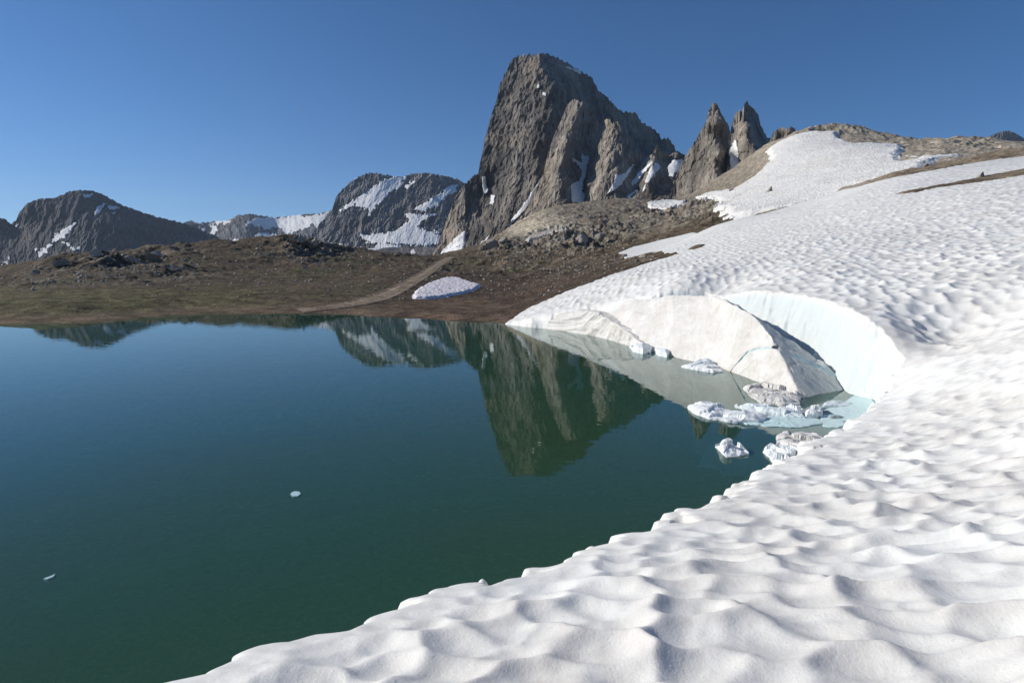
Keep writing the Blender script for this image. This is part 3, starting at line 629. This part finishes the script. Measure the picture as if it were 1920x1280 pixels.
t3_top = [(1432, 290), (1444, 262), (1450, 248), (1460, 240), (1468, 238), (1474, 243), (1482, 237), (1490, 242), (1500, 258), (1510, 270)]
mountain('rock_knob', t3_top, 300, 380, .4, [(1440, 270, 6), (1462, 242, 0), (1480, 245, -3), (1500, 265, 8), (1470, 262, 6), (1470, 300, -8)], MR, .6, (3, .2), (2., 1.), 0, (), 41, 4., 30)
# far centre mountain with snow bands
MF = mat_rock('far_rock', (.075, .078, .085), (.145, .148, .155), (.25, .25, .25), .5, (.17, .145, .125), 1.)
c_top = [(560, 470), (585, 440), (600, 418), (612, 404), (622, 392), (632, 366), (650, 346), (668, 334), (688, 325), (710, 325), (735, 330), (755, 332), (770, 326), (800, 324), (835, 330), (858, 336), (875, 346), (900, 360), (930, 380)]
c_snow = [
 [(636, 396), (650, 383), (668, 372), (690, 356), (708, 345), (724, 336), (735, 333), (762, 333), (752, 350), (738, 356), (722, 372), (708, 384), (695, 402), (690, 405), (692, 392), (680, 392), (668, 385), (652, 392)],
 [(758, 352), (770, 340), (778, 342), (766, 355)], [(650, 342), (664, 333), (670, 334), (655, 342)],
 [(775, 394), (800, 378), (825, 362), (845, 346), (858, 345), (856, 362), (840, 365), (820, 385), (800, 394)],
 [(760, 400), (790, 402), (812, 400), (818, 402), (795, 412), (785, 425), (800, 432), (825, 436), (826, 458), (800, 462), (770, 458), (740, 458), (690, 456), (672, 438), (700, 440), (730, 436), (752, 425), (770, 412), (755, 404)],
 [(700, 462), (715, 455), (750, 460), (756, 466), (735, 470), (710, 470)],
 [(586, 445), (600, 456), (650, 458), (655, 466), (620, 468), (590, 462)]]
c_ctrl = [(585, 445, 60), (622, 395, 40), (650, 346, 60), (710, 330, 30), (760, 335, 40), (800, 330, 0), (860, 345, 30), (640, 400, 0), (700, 390, -30), (760, 390, -40), (830, 400, -60), (870, 380, -20), (900, 400, 0), (640, 450, -40), (740, 450, -120), (840, 460, -130), (930, 420, 0), (620, 480, -60), (760, 485, -160), (900, 485, -120)]
mountain('mountain', c_top, 490, 1500, .9, c_ctrl, MF, .65, (5, .07), (20, 9), .4, c_snow, 51, 10.)
# low ridge between the far mountains
r_top = [(330, 430), (360, 418), (400, 415), (432, 412), (446, 403), (470, 401), (500, 405), (515, 408), (545, 404), (575, 402), (600, 400), (620, 394), (650, 400)]
r_snow = [[(355, 442), (372, 436), (385, 425), (380, 442), (365, 446)], [(392, 440), (398, 424), (410, 420), (404, 436), (396, 446)], [(365, 418), (400, 415), (432, 413), (428, 419), (400, 421)], [(458, 420), (480, 409), (512, 410), (545, 405), (575, 404), (600, 402), (622, 396), (612, 410), (602, 425), (596, 428), (585, 420), (570, 430), (548, 438), (530, 436), (524, 424), (500, 430), (480, 424)], [(475, 445), (490, 436), (515, 438), (528, 444), (510, 448), (480, 448)], [(430, 450), (445, 448), (455, 452), (440, 453)]]
mountain('far_ridge', r_top, 480, 2100, 1.2, [(340, 430, 0), (400, 430, 60), (460, 415, -40), (520, 425, 60), (600, 415, -40), (440, 445, -120), (540, 450, -100), (620, 450, -150), (480, 480, -260), (350, 480, -200), (640, 480, -200)], MF, .7, (3, .1), (20, 8), -.2, r_snow, 61, 10.)
mountain('far_peak', [(330, 425), (345, 417), (352, 415), (358, 413), (362, 414), (370, 418), (390, 424)], 432, 4200, .8, [(350, 420, 0), (360, 416, -20), (370, 425, 20)], MF, .6, (3, .3), (30, 10), 0, (), 71, 8.)
# left mountain
l_top = [(-320, 470), (-220, 420), (-120, 400), (-60, 415), (-20, 412), (8, 408), (14, 415), (22, 419), (30, 412), (35, 400), (42, 392), (52, 380), (62, 376), (72, 374), (80, 372), (100, 372), (115, 366), (130, 359), (150, 356), (172, 358), (195, 365), (220, 380), (250, 392), (280, 402), (310, 410), (335, 416), (360, 424), (400, 440), (440, 460)]
l_snow = [[(155, 362), (163, 365), (174, 363), (166, 371), (158, 371)], [(176, 398), (184, 388), (196, 379), (199, 382), (190, 390), (187, 398), (178, 406)], [(199, 388), (210, 386), (222, 386), (222, 391), (206, 393)], [(207, 401), (216, 399), (217, 402), (209, 404)],
 [(66, 464), (74, 470), (88, 464), (96, 452), (104, 440), (116, 432), (126, 426), (132, 424), (138, 418), (142, 420), (132, 434), (118, 448), (100, 456), (86, 474), (74, 482), (68, 472)],
 [(118, 454), (128, 455), (134, 463), (142, 466), (152, 462), (150, 468), (142, 469), (130, 464)], [(27, 428), (34, 419), (39, 418), (32, 425)], [(2, 497), (14, 488), (18, 480), (16, 490), (4, 500)], [(18, 513), (30, 508), (38, 504), (32, 513)], [(105, 488), (110, 480), (128, 481), (118, 492), (98, 502)]]
l_ctrl = [(-200, 430, 0), (-60, 430, 40), (8, 415, 60), (24, 424, 90), (45, 400, 40), (80, 380, 10), (150, 360, 0), (170, 400, -40), (230, 400, -10), (150, 430, -90), (100, 430, -30), (60, 450, -20), (240, 440, -60), (230, 380, 40), (300, 415, 70), (300, 460, 20), (380, 445, 120), (20, 480, -60), (100, 500, -160), (200, 490, -180), (300, 500, -60), (0, 560, -200), (200, 560, -260), (400, 500, 40), (-200, 560, -200)]
ML = mat_rock('left_rock', (.042, .045, .05), (.075, .078, .082), (.14, .137, .133), .5, (.125, .105, .09), 1.)
mountain('mountain', l_top, 560, 1350, .9, l_ctrl, ML, .7, (4, .08), (16, 6), .3, l_snow, 81, 10.)
# dark flat-topped peak at the far right
mountain('far_peak', [(1838, 275), (1848, 262), (1856, 255), (1868, 250), (1880, 246), (1892, 245), (1904, 250), (1915, 256), (1926, 264), (1960, 275), (2060, 300)], 330, 3000, .5, [(1845, 270, 30), (1860, 256, 0), (1885, 250, -40), (1905, 255, 0), (1930, 270, 60), (1900, 310, -60)], MF, .6, (2, .2), (34, 14), 0, (), 95, 8.)
# low dark rise in the gap at the far left
mountain('far_hill', [(-200, 520), (-60, 512), (0, 514), (30, 513), (60, 512), (100, 505), (140, 495), (200, 505), (300, 510)], 545, 500, 1.5, [(0, 520, 0), (60, 516, -5), (120, 510, 0), (60, 545, -60), (200, 545, -60)], mat_rock('hill_rock', (.06, .06, .05), (.10, .10, .08), (.18, .17, .15), 2., (.12, .11, .08)), .9, (2, .1), (3, 1.5), 0, [[(98, 505), (112, 494), (122, 492), (112, 502)]], 99, 8.)
mountain('far_hill', [(560, 475), (590, 455), (620, 466), (700, 466), (760, 462), (800, 462), (850, 470), (900, 480)], 500, 700, 1.5, [(600, 470, 0), (700, 470, -5), (800, 468, 0), (700, 495, -60), (860, 495, -60)], MF, .9, (3, .1), (5, 2), 0, [[(585, 452), (600, 458), (655, 459), (658, 467), (600, 470)], [(662, 468), (712, 463), (714, 467), (670, 472)], [(770, 470), (776, 468), (780, 475), (772, 476)]], 103, 8.)

# ---------------------------------------------------------------- ice
MI = mat_ice('old_snow_block', (.72, .71, .68), (.50, .46, .41), .85)
MIC = mat_ice('clean_ice', (.84, .87, .87), (.62, .64, .64), .4)
MIU = mat_ice('wet_ice', (.70, .87, .85), (.56, .74, .72), .4)
def resample(pts, t):
    pts = np.asarray(pts, float); return np.stack([np.interp(t, pts[:, 0], pts[:, k]) for k in range(1, pts.shape[1])], -1)
def wedge(name, front, ridge, back, mat, nu=420, nf=170, nb=90, seed=0, amp=.06, rib=.0, matb=None):
    """block with a foot line, a crest and a back line; each row: t, pixel x, pixel y, distance"""
    t = np.linspace(0, 1, nu); Fp = resample(front, t); Rp = resample(ridge, t); Bp = resample(back, t)
    Fw = at(Fp[:, 0], Fp[:, 1], Fp[:, 2]); Rw = at(Rp[:, 0], Rp[:, 1], Rp[:, 2]); Bw = at(Bp[:, 0], Bp[:, 1], Bp[:, 2])
    rows = []; blue = []; v = np.linspace(-.25, 1, nf)
    jr = .05 * fbm(t * 30, t * 0, 4, seed + 5)
    for q in v:
        P = Fw + (Rw - Fw) * q; P[:, 2] += .18 * math.sin(math.pi * max(q, 0)) * np.clip(Rw[:, 2], 0, 1.2)
        P[:, 2] += jr * q; rows.append(P)
    for q in np.linspace(0, 1, nb)[1:]:
        P = Rw + (Bw - Rw) * q; P[:, 2] += jr * (1 - q); rows.append(P)
    last = Bw.copy(); last[:, 1] += .3; last[:, 2] = -.6; rows.append(last)
    V = np.stack(rows, 0); dy, dx = np.gradient(V, axis=0), np.gradient(V, axis=1); N = np.cross(dx, dy); N /= np.linalg.norm(N, axis=-1, keepdims=True) + 1e-9
    if N[nf // 2, nu // 2, 1] > 0: N = -N
    X, Y, Z = V[..., 0], V[..., 1], V[..., 2]
    U = X * .8 + Y * .6
    n = fbm(U * 1.2, Z * 1.2, 4, seed) * 1.6 + .5 * ridged(U * 2.6 + Z * 1.2, Z * .9 - U * .3, 4, seed + 9)
    n = n + rib * 1.6 * ridged(U * 1.9 + Z * .5, Z * .25, 3, seed + 15)
    k = np.arange(V.shape[0])[:, None]; fadeend = np.ones_like(X)
    V = V + N * (n * amp)[..., None] * fadeend[..., None]
    return V, nf
def finish(name, V, mat, blue=None):
    V = np.concatenate([V[:, :1], V, V[:, -1:]], 1); V[:, 0, 2] = V[:, -1, 2] = -.7
    b = np.zeros(V.shape[:2]) if blue is None else np.pad(blue, ((0, 0), (1, 1)), 'edge'); nr, nc = V.shape[:2]
    return mesh(name, V, grid_faces(nr, nc), mat, {'blue': b.ravel()})
W0 = lambda x, y: zd(x, y, 0.)
fr = [(0, 1086, 624, W0(1086, 624)), (.12, 1135, 634, W0(1135, 634)), (.2, 1190, 652, W0(1190, 652)), (.4, 1260, 668, W0(1260, 668)), (.6, 1350, 690, W0(1350, 690)), (.75, 1412, 712, W0(1412, 712)), (.9, 1468, 733, W0(1468, 733)), (1, 1502, 747, W0(1502, 747))]
rd = [(t, x, y, zd(x, y, z)) for t, x, y, z in [(0, 1088, 612, .25), (.06, 1110, 585, 1.0), (.12, 1135, 570, 1.4), (.2, 1190, 562, 1.8), (.4, 1262, 556, 2.08), (.6, 1335, 556, 2.18), (.7, 1378, 572, 2.0), (.78, 1415, 595, 1.7), (.86, 1447, 632, 1.25), (.93, 1475, 685, .64), (1, 1503, 745, .01)]]
bk = [(t, x, y, zd(x, y, z)) for t, x, y, z in [(0, 1090, 611, .2), (.06, 1112, 585, .95), (.12, 1137, 570, 1.36), (.2, 1192, 562, 1.75), (.4, 1264, 557, 2.03), (.6, 1338, 558, 2.12), (.7, 1386, 575, 1.92), (.78, 1430, 601, 1.56), (.86, 1494, 646, .95), (.93, 1555, 692, .42), (1, 1603, 726, .0)]]
V, nf = wedge('ice_block', fr, rd, bk, MI, seed=800, amp=.055)
px, py = proj(V); kk = np.arange(V.shape[0])[:, None] + 0 * px
# crack running from the right edge to the water
crack = sdist(px, py, np.array([(1484, 652), (1452, 650), (1425, 652), (1405, 658), (1392, 672), (1376, 690), (1366, 706)]), False)
cm = np.exp(-(crack / 1.6) ** 2) * (kk < nf + 4)
V[..., 1] += cm * .16; V[..., 2] -= cm * .08
side = sstep(nf + 1, nf + 4, kk)
fold = fbm(px * .022 + py * .03, py * .05 - px * .02, 4, 815) + .6 * ridged(px * .03 - py * .035, py * .02, 3, 817)
V[..., 2] += fold * .07 * side * sstep(.05, .5, V[..., 2])
bl = np.clip(cm * .9, 0, .8) * (px > 1388) + .12 * side + side * .55 * np.exp(-(sdist(px, py, np.array([(1490, 668), (1520, 680), (1550, 694), (1580, 712)]), False) / 4) ** 2)
finb = finish('ice_block', V, MI, bl)
tag(finb, 'largest cream slab of old snow, cracked and tilted, before the curved bay wall', 'ice block')
fr = [(0, 962, 608, W0(962, 608)), (.3, 1030, 617, W0(1030, 617)), (.55, 1100, 627, W0(1100, 627)), (.75, 1145, 637, W0(1145, 637)), (.9, 1185, 650, W0(1185, 650)), (1, 1222, 662, W0(1222, 662))]
rd = [(0, 960, 605, 34.0), (.3, 1030, 597, 31.6), (.55, 1085, 584, 29.8), (.7, 1118, 588, 28.3), (.82, 1150, 604, 26.6), (.92, 1180, 625, 24.7), (1, 1218, 655, 22.9)]
bk = [(0, 962, 604, 34.3), (.3, 1040, 596, 32.2), (.55, 1095, 583, 30.6), (.7, 1135, 589, 29.2), (.82, 1170, 603, 27.4), (.92, 1200, 625, 25.4), (1, 1226, 655, 23.0)]
V, nf = wedge('b', fr, rd, bk, MI, seed=840, amp=.07, rib=1.2)
tag(finish('ice_block', V, MI), 'lower ribbed slab of old snow left of the big cracked slab, sloping into the lake', 'ice block')

def floe(name, outline, h, mat, label, cat='ice floe', zb=-.25, seed=0, lump=.5, spread=1.12, z0=.0, blue=0., group=None, nr=26, na=120, peak=None, tiltx=0.):
    """a lump of floating ice: outline in photo pixels on the water, height h in metres"""
    P = np.array([atz(x, y, z0)[:2] for x, y in outline]); c = P.mean(0)
    n = len(P); seg = np.linalg.norm(np.roll(P, -1, 0) - P, axis=1); s = np.r_[0, np.cumsum(seg)]; Pc = np.vstack([P, P[:1]])
    u = np.linspace(0, s[-1], na, endpoint=False); ox = np.interp(u, s, Pc[:, 0]); oy = np.interp(u, s, Pc[:, 1])
    size = s[-1] / 6
    O = np.stack([ox, oy], -1); jit = size * .09 * fbm(ox * 3 / size, oy * 3 / size, 3, seed + 3)
    O = O + (O - c) / (np.linalg.norm(O - c, axis=1, keepdims=True) + 1e-6) * jit[:, None]
    rows = []
    for r in np.linspace(0.02, 1, nr):
        xy = c + (O - c) * r; prof = 1 - r ** 6 * .55
        q = fbm(xy[:, 0] * 2.2 / size, xy[:, 1] * 2.2 / size, 4, seed); f1_, f2_, q2 = worley(xy[:, 0] * 1.9 / size + .3 * q, xy[:, 1] * 2.6 / size, seed + 8)
        z = h * (prof * (.50 + lump * q * .7 + lump * 1.1 * (q2 - .45) + lump * .5 * (f1_ * (q2 - .5))))
        if peak is not None:
            pk = atz(peak[0], peak[1], 0.)[:2]; z = z + h * .9 * np.exp(-((xy - pk) ** 2).sum(1) / (size * .5) ** 2)
        z = z + tiltx * (xy[:, 0] - c[0]) / size * h
        rows.append(np.c_[xy, np.maximum(z, .012)])
    for f, z in ((1.0, .005), (1.03, -.03), (spread, zb * .5), (spread * .96, zb), (.5, zb * 1.15), (.02, zb * 1.2)):
        rows.append(np.c_[c + (O - c) * f, np.full(na, z) + (0 if z > -.02 else 1) * .02 * fbm(O[:, 0] * 2, O[:, 1] * 2, 2, seed)])
    V = np.stack(rows, 0); V = np.concatenate([V, V[:, :1]], 1)
    o = mesh(name, V, grid_faces(V.shape[0], V.shape[1], flip=False), mat, {'blue': np.full(V.shape[0] * V.shape[1], blue)}, smooth=False)
    return tag(o, label, cat, group)
floe('ice_floe', [(1276, 688), (1300, 685), (1318, 683), (1350, 690), (1356, 697), (1338, 699), (1305, 694)], .22, MIC, 'small white floe lying flat in front of the big cracked slab', seed=900, lump=.3)
floe('ice_chunk', [(1298, 688), (1310, 682), (1335, 678), (1346, 682), (1348, 688), (1330, 690)], .32, MIC, 'grey rounded chunk behind the small flat floe by the big slab', 'ice chunk', seed=905, lump=.4, blue=.2)
floe('ice_floe', [(1393, 729), (1410, 727), (1432, 724), (1450, 728), (1478, 733), (1500, 745), (1498, 762), (1470, 762), (1425, 756), (1405, 742)], .22, MI, 'cream furrowed floe at the right foot of the big cracked slab', seed=910, lump=.55)
floe('ice_floe', [(1288, 764), (1305, 758), (1330, 764), (1352, 770), (1378, 774), (1405, 780), (1440, 786), (1420, 794), (1370, 792), (1330, 786), (1300, 775)], .20, MIC, 'long lumpy white floe forming the left end of the ice line', seed=915, lump=.5)
floe('ice_floe', [(1378, 764), (1420, 762), (1470, 768), (1500, 774), (1510, 786), (1470, 782), (1430, 776)], .20, MIC, 'thin white floe lying between the lumpy floe and the upright cube', seed=920, lump=.35, blue=.2)
floe('ice_floe', [(1380, 786), (1440, 780), (1500, 782), (1538, 786), (1545, 794), (1500, 802), (1440, 800), (1400, 796)], .05, MIU, 'wet turquoise ice sheet low in the water under the upright cube', seed=925, lump=.3, blue=.15)
floe('ice_chunk', [(1508, 778), (1522, 770), (1540, 770), (1542, 780), (1530, 784), (1512, 784)], .28, MIC, 'upright pale cube of ice at the end of the ice line', 'ice chunk', seed=930, lump=.25)
floe('ice_chunk', [(1462, 772), (1480, 767), (1500, 768), (1508, 776), (1490, 780), (1468, 778)], .20, MIC, 'angular white block just left of the upright ice cube', 'ice chunk', seed=933, lump=.5)
floe('ice_floe', [(1546, 756), (1570, 752), (1600, 756), (1590, 762), (1560, 764), (1540, 766)], .08, MIC, 'flat pale plate in the turquoise bay behind the upright cube', seed=935, lump=.3, blue=.25)
for k, (ol, lb) in enumerate([([(1540, 771), (1552, 770), (1560, 775), (1550, 778), (1541, 777)], 'dark grey shard nearest the upright ice cube'), ([(1556, 781), (1570, 779), (1583, 783), (1572, 786), (1558, 786)], 'dark grey shard, middle one of three in the bay'), ([(1577, 790), (1588, 792), (1596, 797), (1585, 796)], 'thin dark shard closest to the snow bank')]):
    floe('ice_shard', ol, .05, mat_boulder('grey_ice', (.22, .28, .28), (.34, .40, .40)) if k == 0 else bpy.data.materials['grey_ice'], lb, 'ice shard', seed=940 + k, lump=.3, nr=8, na=40, zb=-.05, group='dark ice shards in the bay')
floe('ice_chunk', [(1342, 838), (1356, 830), (1372, 834), (1392, 842), (1404, 852), (1380, 856), (1362, 858)], .12, MIC, 'white floating chunk with raised knobs and a pale body under water', 'ice chunk', seed=950, lump=.75, spread=1.2, zb=-.3, peak=(1364, 846))
floe('ice_chunk', [(1432, 848), (1455, 836), (1480, 838), (1505, 848), (1500, 868), (1470, 874), (1450, 868)], .14, MIC, 'white ragged chunk joined to the near snow bank', 'ice chunk', seed=955, lump=.8)
floe('ice_floe', [(1455, 822), (1468, 814), (1500, 816), (1545, 828), (1560, 848), (1520, 858), (1480, 848), (1458, 836)], .20, MI, 'grey streaked slab slanting off the near snow bank', seed=960, lump=.4, tiltx=.12)
floe('ice_chunk', [(1180, 652), (1188, 642), (1205, 640), (1222, 650), (1224, 660), (1205, 664), (1188, 660)], .28, MIC, 'broken white rubble between the two tilted slabs', 'ice chunk', seed=965, lump=.9)
floe('ice_chunk', [(1226, 660), (1230, 650), (1248, 650), (1258, 664), (1250, 670), (1234, 667)], .42, MIC, 'smooth white rounded chunk leaning on the big slab', 'ice chunk', seed=970, lump=.2, blue=.08)
floe('ice_floe', [(545, 926), (551, 922), (560, 922), (564, 926), (558, 931), (549, 931)], .02, MIU, 'tiny pale floe alone in the middle of the dark lake', seed=975, nr=6, na=30, zb=-.02, blue=.6)
floe('ice_floe', [(82, 1086), (90, 1083), (100, 1079), (104, 1077), (100, 1082), (88, 1087)], .012, MIU, 'tiny thin sliver of ice at lower left of the lake', seed=977, nr=6, na=30, zb=-.02, blue=.6)
floe('ice_floe', [(1548, 770), (1575, 758), (1602, 742), (1632, 748), (1644, 760), (1630, 780), (1598, 792), (1570, 802), (1545, 800), (1540, 786)], .012, MIU, 'pale turquoise plate added to brighten the water in the inner corner of the bay', seed=944, lump=.2, blue=.05, zb=-.1)  # added opaque plate, stands in for the pale bright water of the bay
# submerged ice shelf in the bay and below the floating chunk
def shelf(name, outline, z, label, seed):
    P = np.array([atz(x, y, z)[:2] for x, y in outline]); x0, y0 = P.min(0) - .9; x1, y1 = P.max(0) + .9
    X, Y = np.meshgrid(np.linspace(x0, x1, 180), np.linspace(y0, y1, 180)); sd = sdist(X, Y, P) + .25 * fbm(X * 1.2, Y * 1.2, 4, seed)
    Z = z + .14 * fbm(X * 1.5, Y * 1.5, 4, seed + 2) - 2. * np.clip(.35 - sd, 0, .35) - .25 * sstep(1.5, 0, sd); Z = np.minimum(Z, -.02)
    kv = sd > .02; kq = kv[:-1, :-1] | kv[1:, 1:]; V = np.stack([X, Y, Z], -1).reshape(-1, 3); Q = grid_faces(180, 180, keep=kq)
    V, Q, a_ = compact(V, Q, {'blue': (X * 0 + .15).ravel()})
    return tag(mesh(name, V, Q, MIU, a_), label, 'ice shelf')
shelf('ice_shelf', [(1300, 785), (1380, 760), (1450, 735), (1520, 745), (1600, 725), (1660, 745), (1680, 790), (1600, 830), (1540, 830), (1500, 812), (1420, 806), (1340, 796)], -.02, 'pale turquoise sunken ice filling the floor of the bay', 981)
shelf('ice_shelf', [(1350, 846), (1380, 845), (1420, 850), (1460, 860), (1450, 885), (1420, 882), (1385, 872), (1375, 860)], -.14, 'pale blue underwater ice beneath the knobbly floating chunk', 985)

# ---------------------------------------------------------------- rocks
rng = np.random.default_rng(7)
def rock_mesh(name, seed, mat, rough=.35):
    bm = __import__('bmesh').new(); __import__('bmesh').ops.create_icosphere(bm, subdivisions=3, radius=1.0)
    me = bpy.data.meshes.new(name); bm.to_mesh(me); bm.free()
    n = len(me.vertices); co = np.zeros(n * 3, np.float32); me.vertices.foreach_get('co', co); co = co.reshape(-1, 3)
    r = np.random.default_rng(seed)
    for _ in range(9):                                  # cut flat facets
        d = r.normal(size=3); d /= np.linalg.norm(d); k = r.uniform(.45, .8); s = co @ d; co -= np.where(s > k, s - k, 0)[:, None] * d
    co *= 1 + rough * .4 * fbm(co[:, 0] * 2 + seed, co[:, 1] * 2 + co[:, 2] * 1.3, 3, seed)[:, None]
    co *= r.uniform([.8, .7, .55], [1.2, 1.1, .85]); co -= [0, 0, co[:, 2].min() * .72]
    me.vertices.foreach_set('co', co.astype(np.float32).ravel()); me.materials.append(mat); me.update(); return me
MB1 = mat_boulder('boulder_tan', (.24, .20, .16), (.50, .44, .37)); MB2 = mat_boulder('boulder_grey', (.15, .135, .12), (.34, .31, .27))
protos = [rock_mesh('boulder', 10 + k, MB1 if k % 2 else MB2) for k in range(6)]
big = [(1443, 366, 10, 'dark boulder alone on the smooth upper snowfield', 120), (1372, 363, 5, 'small dark rock at the left margin of the upper snowfield', 120), (1735, 315, 5, 'small dark rock by the rib between the two upper snowfields', 120), (1652, 325, 4, 'tiny dark rock on the snow above the lower brown rib', 120),
 (925, 462, 17, 'pale tan crag on the left shoulder of the gravel mound', 150), (945, 455, 13, 'upright brown crag beside the pale tan crag', 150), (1092, 452, 14, 'pale boulder below the dark outcrop of the mound', 140), (1125, 448, 15, 'grey cracked boulder in the gap right of the dark outcrop', 140), (1040, 466, 9, 'pale boulder left of centre below the dark outcrop', 120), (1105, 467, 6, 'small pale stone in the grass below the dark outcrop', 110),
 (566, 452, 13, 'brown boulder capping the highest moor knoll', 120), (588, 458, 11, 'grey boulder on the right slope of the highest moor knoll', 120), (328, 506, 9, 'pale pointed boulder in the middle of the left moor', 80), (290, 480, 12, 'dark crag at the right end of the left outcrop', 100), (245, 490, 12, 'dark crag with a pale face in the left outcrop', 95), (180, 482, 10, 'low dark crag at the left end of the outcrop', 95), (68, 520, 8, 'pale boulder at the foot of the left moor', 70), (112, 497, 10, 'brown boulder on the left end of the moor skyline', 90),
 (1205, 484, 8, 'tan boulder beside the brown strip under the snow tongue', 60), (1172, 481, 6, 'low tan stone left of the boulders under the snow tongue', 60), (1195, 491, 5, 'small stone just above the snow edge', 50), (1228, 483, 5, 'small dark stone at the tip of the brown strip', 55), (1725, 356, 6, 'pale rock set in the lower brown rib', 50), (1840, 334, 7, 'light tan rock slab in the lower brown rib near the right edge', 50)]
def put(x, y, r_px, label, dmin, cat='boulder', group=None, proto=None, name='boulder'):
    X, Y, d = hit(x, y, dmin); rad = r_px * d / F
    o = bpy.data.objects.new(name, proto or protos[int(rng.integers(6))]); C.collection.objects.link(o)
    z = float(ground_z(np.array([X]), np.array([Y]))[0]); z = max(z, float(g_smooth(np.array([X]), np.array([Y]))[0]) - .1 * rad)
    o.location = (X, Y, z - rad * .15 + (.4 if dmin == 120 and y < 372 else 0)); o.scale = (rad * rng.uniform(.85, 1.15), rad, rad * rng.uniform(.8, 1.1)); o.rotation_euler = (0, 0, rng.uniform(0, 6.28))
    return tag(o, label, cat, group)
for x, y, r, lb, dm in big: put(x, y, r, lb, dm)
# cairn on the rounded right-hand summit
X, Y, d = hit(1556, 238, 200); zc = float(ground_z(np.array([X]), np.array([Y]))[0]); e = bpy.data.objects.new('cairn', None); C.collection.objects.link(e); e.location = (X, Y, zc)
tag(e, 'small stone cairn on the rounded summit right of the rock towers', 'cairn')
for k, (dz, s) in enumerate([(0, 1.0), (1.0, .75), (1.7, .5)]):
    o = bpy.data.objects.new('stone', protos[k]); C.collection.objects.link(o); o.parent = e; o.location = (0, 0, dz); o.scale = (s * 1.1, s, s * .9)
# loose stones nobody could count
def scatter(name, n, regions, label, rpx=(.8, 3.6)):
    base = [np.array([v.co[:] for v in rock_mesh('tmp', 50 + k, MB1).vertices]) for k in range(1)]
    bmesh = __import__('bmesh'); Vs, Fs, off = [], [], 0; tmpl = []
    for k in range(5):
        bm = bmesh.new(); bmesh.ops.create_icosphere(bm, subdivisions=1, radius=1.); v = np.array([q.co[:] for q in bm.verts]); f = np.array([[q.index for q in p.verts] for p in bm.faces]); bm.free()
        r = np.random.default_rng(k + 3); v = v * r.uniform(.65, 1.2, size=(len(v), 1)) * r.uniform([.8, .8, .5], [1.2, 1.2, .8]); tmpl.append((v, f))
    wts = np.array([r[4] for r in regions], float); wts /= wts.sum(); pick = rng.choice(len(regions), n, p=wts)
    PX = np.array([regions[k][0] + rng.normal() * regions[k][2] for k in pick]); PY = np.array([regions[k][1] + rng.normal() * regions[k][3] for k in pick])
    for x, y in zip(PX, PY):
        X, Y, d = hit(x, y, 36)
        if sdist(np.array([X]), np.array([Y]), BND)[0] > -.3 or sdist(np.array([X]), np.array([Y]), PATCH)[0] > 0 or sdist(np.array([X]), np.array([Y]), TRK, False)[0] < 1.3: continue
        rad = min(rpx[0] + rng.exponential(.8), rpx[1]) * d / F; v, f = tmpl[int(rng.integers(5))]; th = rng.uniform(0, 6.28); c, s = math.cos(th), math.sin(th)
        v = np.c_[v[:, 0] * c - v[:, 1] * s, v[:, 0] * s + v[:, 1] * c, v[:, 2]] * rad
        Vs.append(v + [X, Y, 0]); Fs.append(f + off); off += len(v); Vs[-1][:, 2] += 0
        cen.append((X, Y, rad, len(v)))
    c = np.array(cen[-len(Vs):]); z = ground_z(c[:, 0], c[:, 1]) + c[:, 2] * .2
    for v, zz in zip(Vs, z): v[:, 2] += zz
    return tag(mesh(name, np.vstack(Vs), np.vstack(Fs), MB1, smooth=False), label, 'stones', kind='stuff')
cen = []
scatter('loose_stones', 4200, [(1000, 500, 110, 16, 3), (1080, 455, 70, 12, 3), (590, 475, 60, 14, 2), (250, 500, 90, 14, 2), (1250, 395, 70, 12, 1.5), (1000, 470, 70, 8, 2), (820, 515, 60, 18, .8), (400, 520, 160, 18, 1.2), (1150, 485, 60, 7, 1.2), (1000, 540, 60, 12, .8), (700, 530, 120, 20, .8), (100, 525, 60, 10, .8)], 'loose stones strewn over the brown moor and around the outcrops')

# ---------------------------------------------------------------- contrail
m = M('contrail', 1., 0.); m.b.inputs['Alpha'].default_value = .22; m.done((.9, .9, .9))
P0, P1 = at(556, 211, 9000), at(567, 202, 9000); n = 24; V = []
ax = (P1 - P0) / np.linalg.norm(P1 - P0); s1 = np.cross(ax, [0, 0, 1.]); s1 /= np.linalg.norm(s1); s2 = np.cross(ax, s1)
for i in range(n):
    t = i / (n - 1); r = 9 * math.sin(math.pi * (t * .9 + .05)) * (1 + .3 * math.sin(9 * t)); c = P0 + (P1 - P0) * t
    for k in range(9): b = 2 * math.pi * k / 8; V.append(c + (s1 * math.cos(b) + s2 * math.sin(b)) * r)
tag(mesh('contrail', np.array(V), grid_faces(n, 9), m.m), 'short faint white contrail high in the blue sky left of the peak', 'contrail')

# ---------------------------------------------------------------- haze
bm = __import__('bmesh').new(); __import__('bmesh').ops.create_cube(bm, size=1.); me = bpy.data.meshes.new('haze'); bm.to_mesh(me); bm.free()
hm = bpy.data.materials.new('haze'); hm.use_nodes = True
for x in list(hm.node_tree.nodes): hm.node_tree.nodes.remove(x)
pv = hm.node_tree.nodes.new('ShaderNodeVolumePrincipled'); pv.inputs['Density'].default_value = .00007; pv.inputs['Color'].default_value = (.62, .78, 1, 1); pv.inputs['Anisotropy'].default_value = .2
ho = hm.node_tree.nodes.new('ShaderNodeOutputMaterial'); hm.node_tree.links.new(pv.outputs[0], ho.inputs['Volume'])
me.materials.append(hm); o = bpy.data.objects.new('haze', me); C.collection.objects.link(o); o.scale = (13600, 13600, 900); o.location = (0, 0, 350)
tag(o, kind='stuff')
